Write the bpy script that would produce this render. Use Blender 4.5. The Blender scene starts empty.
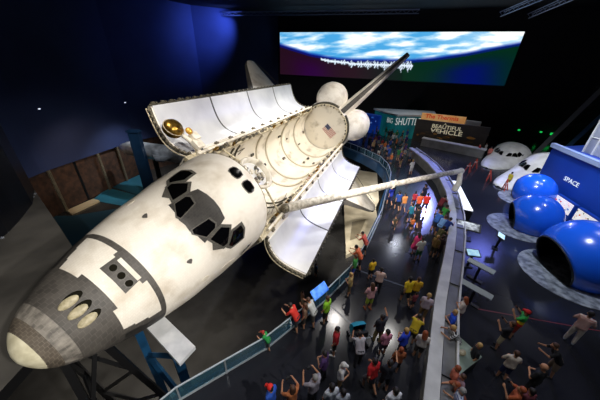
import bpy, bmesh, math, random
from mathutils import Vector, Matrix, Euler
from mathutils.bvhtree import BVHTree
R_ = math.radians
random.seed(7)
SC = bpy.context.scene
COL = SC.collection
IN = 0.0254
# ------------------------------------------------------------------ camera
CAMZ = 18.5
DECK = 8.1
FPX = 254.37
XW = Vector((0.99939083, 0.0348995, 0.0))            # image right in the world... rows give world axes in camera axes
WC = Matrix(((0.99939083, 0.0348994967, 0.0),
             (0.0166508040, -0.476816641, 0.878845061),
             (0.0306712503, -0.878309692, -0.477107282)))
def ray(u, v):
    return WC @ Vector(((u-300)/FPX, (v-200)/FPX, 1.0))
def at(u, v, z):
    """the point of height z seen at photo position (u, v)"""
    r = ray(u, v); s = (z-CAMZ)/r.z
    return Vector((r.x*s, r.y*s, z))
def proj(p):
    c = WC.transposed() @ (Vector(p)-Vector((0, 0, CAMZ))); return (300+FPX*c.x/c.z, 200+FPX*c.y/c.z)
cd = bpy.data.cameras.new('camera'); cam = bpy.data.objects.new('camera', cd); COL.objects.link(cam)
cd.sensor_width = 36; cd.lens = FPX/600*36; cd.clip_start = .05; cd.clip_end = 500
m3 = Matrix((WC.col[0], -WC.col[1], -WC.col[2])).transposed()
cam.matrix_world = Matrix.Translation((0, 0, CAMZ)) @ m3.to_4x4()
SC.camera = cam
SC.view_settings.view_transform = 'Standard'; SC.view_settings.look = 'None'
SC.view_settings.gamma = 1; SC.view_settings.use_curve_mapping = False
SC.view_settings.exposure = 0.0
# ------------------------------------------------------------------ materials
def srgb(h):
    if isinstance(h, str):
        h = h.lstrip('#'); c = [int(h[i:i+2], 16)/255 for i in (0, 2, 4)]
    else: c = h
    return tuple(((x/12.92) if x <= .04045 else ((x+.055)/1.055)**2.4) for x in c)+(1,)
MATS = {}
def mat(name, col, rough=.6, metal=0, col2=None, scale=4, bump=0, emit=0, detail=4, spec=.5, ramp=(.35, .65), coat=0, trans=0):
    if name in MATS: return MATS[name]
    m = bpy.data.materials.new(name); m.use_nodes = True; nt = m.node_tree; N = nt.nodes; L = nt.links
    b = N['Principled BSDF']; c = srgb(col)
    b.inputs['Base Color'].default_value = c; b.inputs['Roughness'].default_value = rough
    b.inputs['Metallic'].default_value = metal; b.inputs['Specular IOR Level'].default_value = spec
    if coat: b.inputs['Coat Weight'].default_value = coat
    if trans: b.inputs['Transmission Weight'].default_value = trans
    if col2 or bump:
        tc = N.new('ShaderNodeTexCoord'); nz = N.new('ShaderNodeTexNoise')
        nz.inputs['Scale'].default_value = scale; nz.inputs['Detail'].default_value = detail
        L.new(tc.outputs['Object'], nz.inputs['Vector'])
        if col2:
            r = N.new('ShaderNodeValToRGB'); r.color_ramp.elements[0].position = ramp[0]; r.color_ramp.elements[1].position = ramp[1]
            r.color_ramp.elements[0].color = srgb(col2); r.color_ramp.elements[1].color = c
            L.new(nz.outputs['Fac'], r.inputs['Fac']); L.new(r.outputs['Color'], b.inputs['Base Color'])
            if emit: L.new(r.outputs['Color'], b.inputs['Emission Color'])
        if bump:
            bp = N.new('ShaderNodeBump'); bp.inputs['Strength'].default_value = bump
            L.new(nz.outputs['Fac'], bp.inputs['Height']); L.new(bp.outputs['Normal'], b.inputs['Normal'])
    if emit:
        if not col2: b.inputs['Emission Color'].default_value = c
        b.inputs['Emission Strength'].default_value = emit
    MATS[name] = m
    return m
def tile_mat(name, base, dirt, line, scale, rough=.6, amt=.5, lw=.03, dirt_ramp=(.38, .6), nscale=1.5, strx=1):
    """painted tiles: brick seams over a weathered base"""
    m = bpy.data.materials.new(name); m.use_nodes = True; nt = m.node_tree; N = nt.nodes; L = nt.links
    b = N['Principled BSDF']; b.inputs['Roughness'].default_value = rough
    tc = N.new('ShaderNodeTexCoord')
    nz = N.new('ShaderNodeTexNoise'); nz.inputs['Scale'].default_value = nscale; nz.inputs['Detail'].default_value = 8
    mp = N.new('ShaderNodeMapping'); mp.inputs['Scale'].default_value = (strx, 1, 1)
    L.new(tc.outputs['Object'], mp.inputs['Vector']); L.new(mp.outputs['Vector'], nz.inputs['Vector'])
    r = N.new('ShaderNodeValToRGB'); r.color_ramp.elements[0].position = dirt_ramp[0]; r.color_ramp.elements[1].position = dirt_ramp[1]
    r.color_ramp.elements[0].color = srgb(dirt); r.color_ramp.elements[1].color = srgb(base)
    L.new(nz.outputs['Fac'], r.inputs['Fac'])
    br = N.new('ShaderNodeTexBrick'); br.inputs['Scale'].default_value = scale; br.inputs['Mortar Size'].default_value = lw
    br.inputs['Brick Width'].default_value = .5; br.inputs['Row Height'].default_value = .5
    br.inputs['Color1'].default_value = (0, 0, 0, 1); br.inputs['Color2'].default_value = (.35, .35, .35, 1); br.inputs['Mortar'].default_value = (1, 1, 1, 1)
    L.new(tc.outputs['Object'], br.inputs['Vector'])
    mx = N.new('ShaderNodeMixRGB'); mx.inputs['Color2'].default_value = srgb(line)
    ml = N.new('ShaderNodeMath'); ml.operation = 'MULTIPLY'; ml.inputs[1].default_value = amt
    L.new(br.outputs['Color'], ml.inputs[0]); L.new(ml.outputs[0], mx.inputs['Fac']); L.new(r.outputs['Color'], mx.inputs['Color1'])
    L.new(mx.outputs['Color'], b.inputs['Base Color'])
    MATS[name] = m
    return m
# ------------------------------------------------------------------ mesh helpers
class MB:
    def __init__(s): s.v = []; s.f = []; s.mi = []
    def add(s, vs, fs, mi=0, M=None):
        o = len(s.v)
        for p in vs: s.v.append(tuple(M @ Vector(p)) if M is not None else tuple(p))
        for f in fs: s.f.append(tuple(i+o for i in f)); s.mi.append(mi)
        return s
    def box(s, c, d, mi=0, M=None, rz=0):
        x, y, z = d[0]/2, d[1]/2, d[2]/2; cr, sr = math.cos(rz), math.sin(rz)
        vs = []
        for sx, sy, sz in ((-1,-1,-1),(1,-1,-1),(1,1,-1),(-1,1,-1),(-1,-1,1),(1,-1,1),(1,1,1),(-1,1,1)):
            px, py = sx*x, sy*y
            vs.append((c[0]+px*cr-py*sr, c[1]+px*sr+py*cr, c[2]+sz*z))
        return s.add(vs, [(0,3,2,1),(4,5,6,7),(0,1,5,4),(1,2,6,5),(2,3,7,6),(3,0,4,7)], mi, M)
    def tube(s, pts, r, n=8, mi=0, cap=True, M=None):
        pts = [Vector(p) for p in pts]; k = len(pts); rr = r if isinstance(r, (list, tuple)) else [r]*k
        vs = []; up = None
        for i, p in enumerate(pts):
            t = (pts[min(i+1, k-1)]-pts[max(i-1, 0)]).normalized()
            if up is None: up = Vector((0,0,1)) if abs(t.z) < .9 else Vector((1,0,0))
            a = t.cross(up)
            if a.length < 1e-4: a = t.orthogonal()
            a.normalize(); b = a.cross(t).normalized(); up = b
            for j in range(n):
                q = 2*math.pi*j/n; vs.append(p+a*(rr[i]*math.cos(q))+b*(rr[i]*math.sin(q)))
        fs = [(i*n+j, i*n+(j+1) % n, (i+1)*n+(j+1) % n, (i+1)*n+j) for i in range(k-1) for j in range(n)]
        if cap: fs += [tuple(range(n-1, -1, -1)), tuple((k-1)*n+j for j in range(n))]
        return s.add(vs, fs, mi, M)
    def lathe(s, prof, n=24, mi=0, M=None, arc=1.0):
        """prof = [(r, z)...] spun round z"""
        vs = []; m = n if arc >= 1 else n+1
        for r, z in prof:
            for j in range(m):
                q = 2*math.pi*arc*j/n; vs.append((r*math.cos(q), r*math.sin(q), z))
        fs = []
        for i in range(len(prof)-1):
            for j in range(n):
                j2 = (j+1) % m if arc >= 1 else j+1
                fs.append((i*m+j, i*m+j2, (i+1)*m+j2, (i+1)*m+j))
        return s.add(vs, fs, mi, M)
    def prism(s, poly, z0, z1, mi=0, M=None, side=None):
        n = len(poly); vs = [(p[0], p[1], z0) for p in poly]+[(p[0], p[1], z1) for p in poly]
        s.add(vs, [tuple(range(n-1, -1, -1)), tuple(range(n, 2*n))], mi, M)
        o = len(s.v)-2*n
        for i in range(n):
            s.f.append((o+i, o+(i+1) % n, o+n+(i+1) % n, o+n+i)); s.mi.append(mi if side is None else side)
        return s
    def strip(s, loops, mi=0, closed=False, cap=False, M=None):
        """loft equal-length loops"""
        n = len(loops[0]); vs = [p for l in loops for p in l]; fs = []
        for i in range(len(loops)-1):
            for j in range(n if closed else n-1):
                fs.append((i*n+j, i*n+(j+1) % n, (i+1)*n+(j+1) % n, (i+1)*n+j))
        if cap: fs += [tuple(range(n-1, -1, -1)), tuple((len(loops)-1)*n+j for j in range(n))]
        return s.add(vs, fs, mi, M)
    def ball(s, c, r, n=12, m=8, mi=0, M=None):
        c = Vector(c); r = (r, r, r) if not isinstance(r, (tuple, list)) else r
        vs = []
        for i in range(1, m):
            t = math.pi*i/m
            for j in range(n):
                q = 2*math.pi*j/n
                vs.append(c+Vector((r[0]*math.sin(t)*math.cos(q), r[1]*math.sin(t)*math.sin(q), r[2]*math.cos(t))))
        top = len(vs); vs += [c+Vector((0,0,r[2])), c-Vector((0,0,r[2]))]
        fs = [(i*n+j, (i+1)*n+j, (i+1)*n+(j+1) % n, i*n+(j+1) % n) for i in range(m-2) for j in range(n)]
        fs += [(top, j, (j+1) % n) for j in range(n)]+[(top+1, (m-2)*n+(j+1) % n, (m-2)*n+j) for j in range(n)]
        return s.add(vs, fs, mi, M)
    def mesh(s, name, mats, smooth=False, fix=True):
        me = bpy.data.meshes.new(name); me.from_pydata([tuple(p) for p in s.v], [], s.f)
        for m in (mats if isinstance(mats, (list, tuple)) else [mats]): me.materials.append(m)
        me.polygons.foreach_set('material_index', s.mi)
        if fix:
            bm = bmesh.new(); bm.from_mesh(me); bmesh.ops.remove_doubles(bm, verts=bm.verts, dist=1e-5)
            bmesh.ops.recalc_face_normals(bm, faces=bm.faces); bm.to_mesh(me); bm.free()
        if smooth:
            me.polygons.foreach_set('use_smooth', [True]*len(me.polygons))
            if smooth != 'all':
                me.set_sharp_from_angle(angle=R_(35))
        me.update()
        return me
    def obj(s, name, mats, parent=None, smooth=False, loc=None, fix=True, **tags):
        o = bpy.data.objects.new(name, s.mesh(name, mats, smooth, fix)); COL.objects.link(o)
        if parent: o.parent = parent
        if loc is not None: o.location = loc
        for k, v in tags.items(): o[k] = v
        return o
def empty(name, loc, label, cat, group=None, rz=0):
    o = bpy.data.objects.new(name, None); COL.objects.link(o); o.location = loc; o.rotation_euler = (0, 0, rz)
    o.empty_display_size = .3
    o['label'] = label; o['category'] = cat
    if group: o['group'] = group
    return o
def tag(o, label, cat, group=None, kind=None):
    o['label'] = label; o['category'] = cat
    if group: o['group'] = group
    if kind: o['kind'] = kind
    return o
def struct(o): o['kind'] = 'structure'; return o
def text_mesh(s, size, depth=.01, bold=.0):
    cu = bpy.data.curves.new('lettering', 'FONT'); cu.body = s; cu.size = size; cu.extrude = depth; cu.offset = bold
    cu.align_x = 'CENTER'; cu.align_y = 'CENTER'; cu.resolution_u = 3
    o = bpy.data.objects.new('lettering', cu); COL.objects.link(o)
    dg = bpy.context.evaluated_depsgraph_get(); me = bpy.data.meshes.new_from_object(o.evaluated_get(dg))
    bpy.data.objects.remove(o); bpy.data.curves.remove(cu)
    return me
def text_obj(name, s, size, M, m, parent=None, wx=1.0, bold=0, **tags):
    me = text_mesh(s, size, .01, bold); me.transform(M @ Matrix.Diagonal((wx, 1, 1, 1)))
    me.materials.clear(); me.materials.append(m)
    o = bpy.data.objects.new(name, me); COL.objects.link(o)
    if parent: o.parent = parent
    for k, v in tags.items(): o[k] = v
    return o
def basis(o, x, y):
    x = Vector(x).normalized(); y = (Vector(y)-x*Vector(y).dot(x)).normalized(); z = x.cross(y)
    m = Matrix((x, y, z)).transposed().to_4x4(); m.translation = Vector(o); return m
def interp(tab, x, k):
    for a, b in zip(tab, tab[1:]):
        if x <= b[0]:
            t = (x-a[0])/(b[0]-a[0]); return a[k]+(b[k]-a[k])*t
    return tab[-1][k]
# ================================================================== THE SPACE SHUTTLE
ORB = Matrix(((0.34053245, -0.6844905, 0.64460097), (0.94023133, 0.24910519, -0.23218882), (-0.0016424, 0.68514185, 0.72840782)))
ORBT = Vector((-1.10071696, 19.3352509, CAMZ-6.48413878))
def O(X, Y, Z): return Vector(((X-900)*IN, Y*IN, (Z-400)*IN))
def OW(X, Y, Z): return ORB @ O(X, Y, Z)+ORBT
shuttle = empty('space_shuttle', ORBT, 'huge white winged spaceplane tilted on its side with payload doors open', 'space shuttle')
shuttle.rotation_mode = 'QUATERNION'; shuttle.rotation_quaternion = ORB.to_quaternion()
m_white = tile_mat('white_tile', '#ece5d9', '#cdc2b1', '#ada18d', 6.5, .55, .3, .02, (.3, .52), 1.1)
m_grey = tile_mat('grey_tile', '#4b4743', '#383532', '#8b857c', 3.4, .6, .25, .018, (.3, .65), 1.6)
m_black = tile_mat('black_tile', '#2a2826', '#191817', '#4a4744', 6.5, .55, .4, .02)
m_cap = mat('nose_cap_shell', '#d8d2b8', .5, 0, '#b9b296', 3)
m_collar = tile_mat('nose_collar', '#544c43', '#3c352e', '#82786a', 5, .6, .5, .03)
m_streak = tile_mat('streaked_tile', '#8f8980', '#494541', '#a8a298', 3.4, .6, .2, .02, (.35, .68), 5, .2)
m_glass = mat('shuttle_glass', '#050506', .08, 0, spec=.8)
m_patch = tile_mat('dark_patch_tile', '#3b3835', '#292725', '#6a655e', 5, .6, .25, .02)
m_rib = mat('rib_paint', '#bfb49e', .7)
m_frame = mat('window_frame', '#5f5c55', .5, 0, '#45423d', 20)
m_liner = mat('bay_liner', '#d2c9b6', .75, 0, '#a69b86', 1.1, .12, detail=12, ramp=(.3, .46))
m_linerb = mat('bay_blanket', '#e4dccb', .7, 0, '#c2b7a2', 2.5, .3, detail=6, ramp=(.3, .55))
m_sill = mat('sill_paint', '#cfc3a6', .6, 0, '#9a8d6f', 8, .3)
m_mech = mat('bay_mechanism', '#8d8470', .5, .4, '#4c463a', 12)
m_darkm = mat('dark_mechanism', '#2c2926', .6, .2, '#55503f', 14)
m_radi = mat('radiator_silver', '#f0f0f0', .38, .35, '#d9d9dc', .5, .04, detail=5, ramp=(.3, .6))
m_seam = mat('radiator_seam', '#4d4c4a', .6)
m_gold = mat('gold_foil', '#b08a3c', .3, .9, '#6d4f1f', 6, .3)
m_arm = mat('arm_blanket', '#ddd5c6', .7, 0, '#a39a88', 5, .3)
m_scoop = mat('thruster_cover', '#b7ac8f', .5, 0, '#8f8668', 9)
m_hole = mat('thruster_hole', '#16140d', .9, spec=.1)
m_engine = mat('engine_bell_metal', '#5a5754', .4, .7, '#3a3836', 5)
# X, half width, top, bottom, height of greatest width, upper exponent, lower exponent
ST = [(240.5, 6, 356, 342, 349, 2, 2), (243, 14, 362, 334, 348, 2, 2), (249, 25, 370, 324, 347, 2, 2.1), (259, 36, 378, 315, 346, 2, 2.2),
      (275, 47, 387, 307, 345, 2, 2.3), (300, 59.5, 399, 300, 344, 2.05, 2.5), (340, 75, 414, 293, 344, 2.1, 2.8), (378, 85, 427, 289, 345, 2.1, 3),
      (415, 93, 438, 287, 348, 2.15, 3.2), (437, 96, 446, 286, 350, 2.15, 3.4), (456, 98, 464, 286, 352, 2.1, 3.6), (476, 101, 484, 286, 354, 2.1, 3.8),
      (500, 103, 496, 286, 356, 2.1, 4), (530, 105, 503, 286, 360, 2.15, 4), (562, 107, 505, 286, 364, 2.2, 4)]
def sstep(tab, x, k):   # smooth (Catmull-Rom) interpolation
    n = len(tab)
    for i in range(n-1):
        if x <= tab[i+1][0] or i == n-2:
            p1, p2 = tab[i], tab[i+1]; p0 = tab[max(i-1, 0)]; p3 = tab[min(i+2, n-1)]
            h = p2[0]-p1[0]; t = (x-p1[0])/h
            m1 = (p2[k]-p0[k])/max(p2[0]-p0[0], 1e-6)*h; m2 = (p3[k]-p1[k])/max(p3[0]-p1[0], 1e-6)*h
            return (2*t**3-3*t**2+1)*p1[k]+(t**3-2*t**2+t)*m1+(-2*t**3+3*t**2)*p2[k]+(t**3-t**2)*m2
def section(X, n=72):
    w, zt, zb, zm, nt, nb = (sstep(ST, X, k) for k in range(1, 7)); out = []
    for j in range(n):
        a = 2*math.pi*j/n; s, c = math.sin(a), math.cos(a); e = 2/(nt if c >= 0 else nb)
        y = w*math.copysign(abs(s)**e, s); z = zm+((zt-zm) if c >= 0 else (zm-zb))*math.copysign(abs(c)**e, c)
        out.append((X, y, z))
    return out
XS = [240.5, 241, 241.8, 243, 245, 247.5, 250, 252]
XS2 = [252, 256, 260, 263]
XS3 = [263, 268, 272, 276, 282, 288, 294, 300, 305, 310, 315, 320, 327, 334, 342, 350, 358.5, 365.5, 374, 382, 390, 400, 410, 420, 428, 434, 440, 446, 452, 458, 464, 470, 476, 482, 490, 500, 512, 524, 536, 548, 555, 562]
def to_obj(rows): return [[O(*p) for p in r] for r in rows]
# nose cap, collar, forward fuselage
b = MB(); r = to_obj([section(x) for x in XS]); b.strip(r, closed=True); b.add(r[0], [tuple(range(72))])
b.obj('nose_cap', m_cap, shuttle, True, label='rounded pale beige nose cap')
b = MB(); b.strip(to_obj([section(x) for x in XS2]), closed=True); b.obj('nose_collar', m_collar, shuttle, True, label='brown grey tile band behind the nose cap')
b = MB(); rows = [section(x, 144) for x in XS3]
def fwd_mat(X, Y, Z):
    if Z < 322+max(0, (340-X))*.12: return 2
    if X < 276: return 3
    if X < 315 + (5 if abs(Y) < 30 else 0): return 1
    if X < 368 and Z < 381+(X-315)*.05: return 2 if Z < 372 else 1
    if 358.5 < X < 365.5: return 1
    return 0
for i in range(len(rows)-1):
    for j in range(144):
        q = [rows[i][j], rows[i][(j+1) % 144], rows[i+1][(j+1) % 144], rows[i+1][j]]
        c = [sum(p[k] for p in q)/4 for k in range(3)]
        b.add([O(*p) for p in q], [(0, 1, 2, 3)], fwd_mat(*c))
FWD = b.obj('forward_fuselage', [m_white, m_grey, m_black, m_streak], shuttle, 'all')
bmf = bmesh.new(); bmf.from_mesh(FWD.data); BVH = BVHTree.FromBMesh(bmf); bmf.free()
def decal(name, polys, m, off, parent=shuttle, cuts=3, **tags):
    """a thin plate that follows the fuselage skin; polys = lists of (X, Y, Z)"""
    bm = bmesh.new()
    for poly in polys:
        vs = [bm.verts.new(O(*p)) for p in poly]; bm.faces.new(vs)
    bmesh.ops.triangulate(bm, faces=bm.faces[:])
    bmesh.ops.subdivide_edges(bm, edges=bm.edges[:], cuts=cuts, use_grid_fill=True)
    bmesh.ops.triangulate(bm, faces=bm.faces[:])
    nm = {}
    for v in bm.verts:
        co, no, _, _ = BVH.find_nearest(v.co); v.co = co+no*off*IN; nm[v.index] = no
    bm.normal_update()
    me = bpy.data.meshes.new(name); 
    top = list(bm.verts); r = bmesh.ops.extrude_face_region(bm, geom=bm.faces[:])
    for g in r['geom']:
        if isinstance(g, bmesh.types.BMVert):
            co, no, _, _ = BVH.find_nearest(g.co); g.co = co-no*.6*IN
    bmesh.ops.recalc_face_normals(bm, faces=bm.faces); bm.to_mesh(me); bm.free()
    me.materials.append(m); o = bpy.data.objects.new(name, me); COL.objects.link(o); o.parent = parent
    for k, v in tags.items(): o[k] = v
    return o
def unproj(u, v):
    """photo position to the shuttle skin (X, Y, Z)"""
    o = ORB.transposed() @ (Vector((0, 0, CAMZ))-ORBT); d = (ORB.transposed() @ ray(u, v)).normalized()
    h = BVH.ray_cast(o, d)[0]
    return None if h is None else (round(h.x/IN+900, 1), round(h.y/IN, 1), round(h.z/IN+400, 1))
def mir(p): return [(x, -y, z) for x, y, z in p]
def grow(p, k):
    c = [sum(q[i] for q in p)/len(p) for i in range(3)]
    return [tuple(c[i]+(q[i]-c[i])*k for i in range(3)) for q in p]
W1 = [(440, -12, 446), (460.5, -15.7, 466.5), (462.6, -27.5, 467.2), (460, -32.2, 463), (447.5, -34, 450), (438, -18, 445.5)]
W2 = [(449.8, -40.5, 449.6), (466, -37.5, 467), (475, -46.5, 470.4), (468, -62, 450), (461, -62.3, 445.4)]
W3 = [(469, -66.7, 447.6), (478.5, -54.5, 466.2), (493, -55.5, 473), (496.5, -64, 466.5), (494.5, -73.5, 454.5), (474, -71.5, 446)]
PATCH = [(475, 29.5, 478), (477, 15, 482), (477.5, 0, 484), (477, -15, 482), (475, -30.8, 477.5), (466, -34.5, 468.4), (452, -37, 455), (442, -39.5, 443.5), (439.8, -24.2, 445.4), (436, -11, 445), (437.5, 0, 445.5)]
PATCH += [(436, 11, 445), (439.8, 24.2, 445.4), (442, 39.5, 443.5), (452, 37, 455), (466, 34.5, 468.4)]
ctr = (457, 0, 464)
decal('windshield_surround', [[ctr, PATCH[i], PATCH[(i+1) % len(PATCH)]] for i in range(len(PATCH))], m_patch, .5, cuts=4, label='dark grey tile panel around the two middle windows')
OHW = [(531, -6.5, 503), (536, -5, 504), (545, -6.5, 504.5), (547.5, -12, 504), (547.5, -22, 502.7), (543, -26, 501), (536, -26, 500), (531, -24, 500), (529, -16, 501), (529, -10, 502)]
for k, (w, nm) in enumerate(((W1, 'cockpit_window'), (W2, 'cockpit_window'), (W3, 'cockpit_window'), (OHW, 'overhead_window'))):
    for sgn in (0, 1):
        q = mir(w) if sgn else w
        fr = decal('window_frame', [grow(q, 1.32 if k in (1, 2) else 1.17)], m_frame, .9)
        fr.name = nm
        if fr.data: fr.data.name = nm
        g = decal('pane', [q], m_glass, 1.4, parent=fr)
# eyebrow notches at the lower corners of the windows
for sgn in (1, -1):
    decal('tile_notch', [[(452, -42*sgn, 449), (459, -66*sgn, 443), (447, -56*sgn, 438)]], m_frame, .5)
    decal('grey_tile_patch', [[(413+4*math.cos(a)+1.5*math.sin(2*a), -sgn*46+4.5*math.sin(a), 428) for a in [i*math.pi/5 for i in range(10)]]], m_grey, .4)
# forward thruster module
decal('thruster_panel', [[(334, 22, 409), (353, 22, 416), (353, 0, 417.5), (334, 0, 411)], [(334, 0, 411), (353, 0, 417.5), (353, -20, 416), (334, -22, 409)]], m_grey, .4, label='grey tile panel around three round thrusters')
decal('thruster_panel_tab', [[(353, 26, 415), (360, 26, 417), (360, -26, 417), (353, -26, 415)]], m_grey, .4)
decal('white_access_strip', [[(351, 17, 416), (356, 17, 418), (356, -19, 418), (351, -19, 416)]], m_white, .8)
for y in (12.3, -1.5, -15):
    p = [(343+4.6*math.cos(a), y+4.6*math.sin(a), 414) for a in [i*math.pi/8 for i in range(16)]]
    rm = decal('thruster_port', [grow(p, 1.18)], m_frame, .7)
    decal('nozzle_opening', [p], m_hole, 1.0, parent=rm)
for y in (11.5, -3.4, -18):
    b = MB(); c, no, _, _ = BVH.find_nearest(O(295, y, 397))
    b.ball((-1*IN, 0, 0), (11.5*IN, 5.8*IN, 2.3*IN), 20, 10)
    Mx = basis(c, O(305, y, 401)-O(285, y, 392), (0, 1, 0)) 
    me = b.mesh('thruster_scoop', m_scoop, 'all'); me.transform(Mx)
    o = bpy.data.objects.new('thruster_scoop', me); COL.objects.link(o); o.parent = shuttle; o['label'] = 'pale oval thruster cover on the nose'
    b = MB(); b.ball((2.6*IN, .9*IN, -.2*IN), (11.2*IN, 6.2*IN, 1.7*IN), 20, 8); me = b.mesh('nozzle_opening', m_hole, 'all'); me.transform(Mx)
    q = bpy.data.objects.new('nozzle_opening', me); COL.objects.link(q); q.parent = o
# panel dents / side hatch
for (x, y, z, r) in ((428, -84, 400, 7), (428, 84, 400, 7), (476, -97, 400, 19)):
    p = [(x+r*math.cos(a), y, z+r*.8*math.sin(a)) for a in [i*math.pi/9 for i in range(18)]]
    decal('side_hatch' if r > 10 else 'side_vent', [p], m_linerb, .4)
# name lettering on the port side
for sg in (-1,):
    c, no, _, _ = BVH.find_nearest(O(522, -102, 424))
    up = (O(522, -94, 444)-O(522, -104, 410)).normalized()
    Mx = basis(c+no*.012, (1, 0, 0), up)
    text_obj('name_lettering', 'Atlantis', .42, Mx, mat('lettering_black', '#1b1a1a', .6), shuttle, wx=1.05)
# rear cap of the crew cabin: bulkhead ring and flat bulkhead
b = MB(); s0 = section(562, 72); b.add([O(*p) for p in s0], [tuple(range(72))])
b.obj('cabin_bulkhead', m_linerb, shuttle, label='cream padded bulkhead behind the cabin')
b = MB()
b.strip([[O(564, y*k, 364+(z-364)*k) for (x, y, z) in s0 if z > 400] for k in (1.0, .96)]+[[O(559, y*.96, 364+(z-364)*.96) for (x, y, z) in s0 if z > 400]])
b.obj('bulkhead_edge_ring', m_sill, shuttle)
# mid fuselage
b = MB()
prof = [(-112, 408), (-110, 380), (-107, 330), (-105, 300), (-97, 288), (-80, 286), (80, 286), (97, 288), (105, 300), (107, 330), (110, 380), (112, 408)]
xs = [562+ (1307-562)*i/12 for i in range(13)]
for i in range(12):
    for j in range(11):
        mi = 0 if (j < 3 or j > 7) else 1
        b.add([O(xs[i], *prof[j]), O(xs[i], *prof[j+1]), O(xs[i+1], *prof[j+1]), O(xs[i+1], *prof[j])], [(0, 1, 2, 3)], mi)
b.obj('mid_fuselage', [m_white, m_black], shuttle, True)
# bay liner with ring frames
b = MB(); pr = [(-92*math.cos(a), 402-93*math.sin(a)) for a in [math.pi*i/28 for i in range(29)]]
xs = [562+(1300-562)*i/24 for i in range(25)]
b.strip([[O(x, y, z) for y, z in pr] for x in xs]); b.obj('bay_liner', m_liner, shuttle, True, label='cream fabric lining of the open payload bay')
for k, x in enumerate((715, 741, 862, 925, 1048, 1170)):
    b = MB(); dark = x in (715, 741)
    rr = 2.4 if dark else 3.2
    pr2 = [(-(92-rr)*math.cos(a), 402-(93-rr)*math.sin(a)) for a in [math.pi*i/28 for i in range(29)]]
    b.tube([O(x, y, z) for y, z in pr2], rr*IN, 6)
    b.obj('frame_rib', m_darkm if dark else m_rib, shuttle, True)
# keel trunnion fittings and small boxes down in the bay
rnd = random.Random(3)
for k in range(11):
    a = rnd.uniform(.35, 2.8); x = rnd.choice((620, 690, 770, 830, 890, 950, 1015, 1080, 1140, 1200, 1265))+rnd.uniform(-12, 12)
    c = O(x, -88*math.cos(a), 402-89*math.sin(a)); b = MB()
    b.box((0, 0, .03), (rnd.uniform(.12, .4), rnd.uniform(.1, .3), .09)); b.box((.05, .03, .09), (.08, .08, .08))
    me = b.mesh('bay_fitting', m_mech if k % 3 else m_darkm); me.transform(basis(c, (1, 0, 0), (0, math.sin(a), -math.cos(a))))
    o = bpy.data.objects.new('bay_fitting', me); COL.objects.link(o); o.parent = shuttle
# dark stains and cables in the fore part of the bay
for k in range(12):
    b = MB(); sgn = rnd.choice((1, 1, -1)); x0 = rnd.uniform(600, 700); a0 = rnd.uniform(.15, .7); pts = []
    for i in range(6):
        x = x0+i*rnd.uniform(12, 28); a = a0+.08*math.sin(i*1.7+k)+i*.02
        pts.append(O(x, sgn*90*math.cos(a), 402-91*math.sin(a)))
    b.tube(pts, rnd.uniform(.5, 1.1)*IN, 5); b.obj('bay_cable', m_darkm if k % 2 else m_mech, shuttle)
# sills with latches, hinges and longeron clutter
for sgn in (1, -1):
    b = MB(); x0, x1 = 564, 1306
    pf = [(91, 404), (91, 413), (99, 415), (112, 413), (112, 404)]
    b.strip([[O(x, sgn*y, z) for y, z in pf] for x in [x0+(x1-x0)*i/20 for i in range(21)]], closed=True, cap=True)
    sill = b.obj('bay_sill', m_sill, shuttle)
    b = MB(); b.box(tuple(O(944, sgn*104, 419)), (712*IN, 5*IN, 9*IN)); b.obj('sill_rail', m_linerb, sill)
    b = MB(); b.tube([O(x, sgn*(96+1.5*math.sin(x*.2)), 417+1*math.sin(x*.13)) for x in range(592, 1300, 9)], 1.3*IN, 5); b.obj('cable_run', m_darkm, sill)
    n = 46
    for k in range(n):
        x = 598+k*(700/n)+rnd.uniform(-4, 4); b = MB(); h = rnd.uniform(5, 13); w = rnd.uniform(4, 9)
        b.box(tuple(O(x, sgn*(95+rnd.uniform(-3, 4)), 414+h/2)), (w*IN, rnd.uniform(3, 8)*IN, h*IN))
        b.box(tuple(O(x+w*.6, sgn*97, 416)), (w*.7*IN, 3*IN, 6*IN))
        b.obj('sill_latch', (m_mech, m_darkm, m_sill, m_gold)[rnd.choice((0, 0, 1, 2, 2, 3))], sill)
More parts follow.
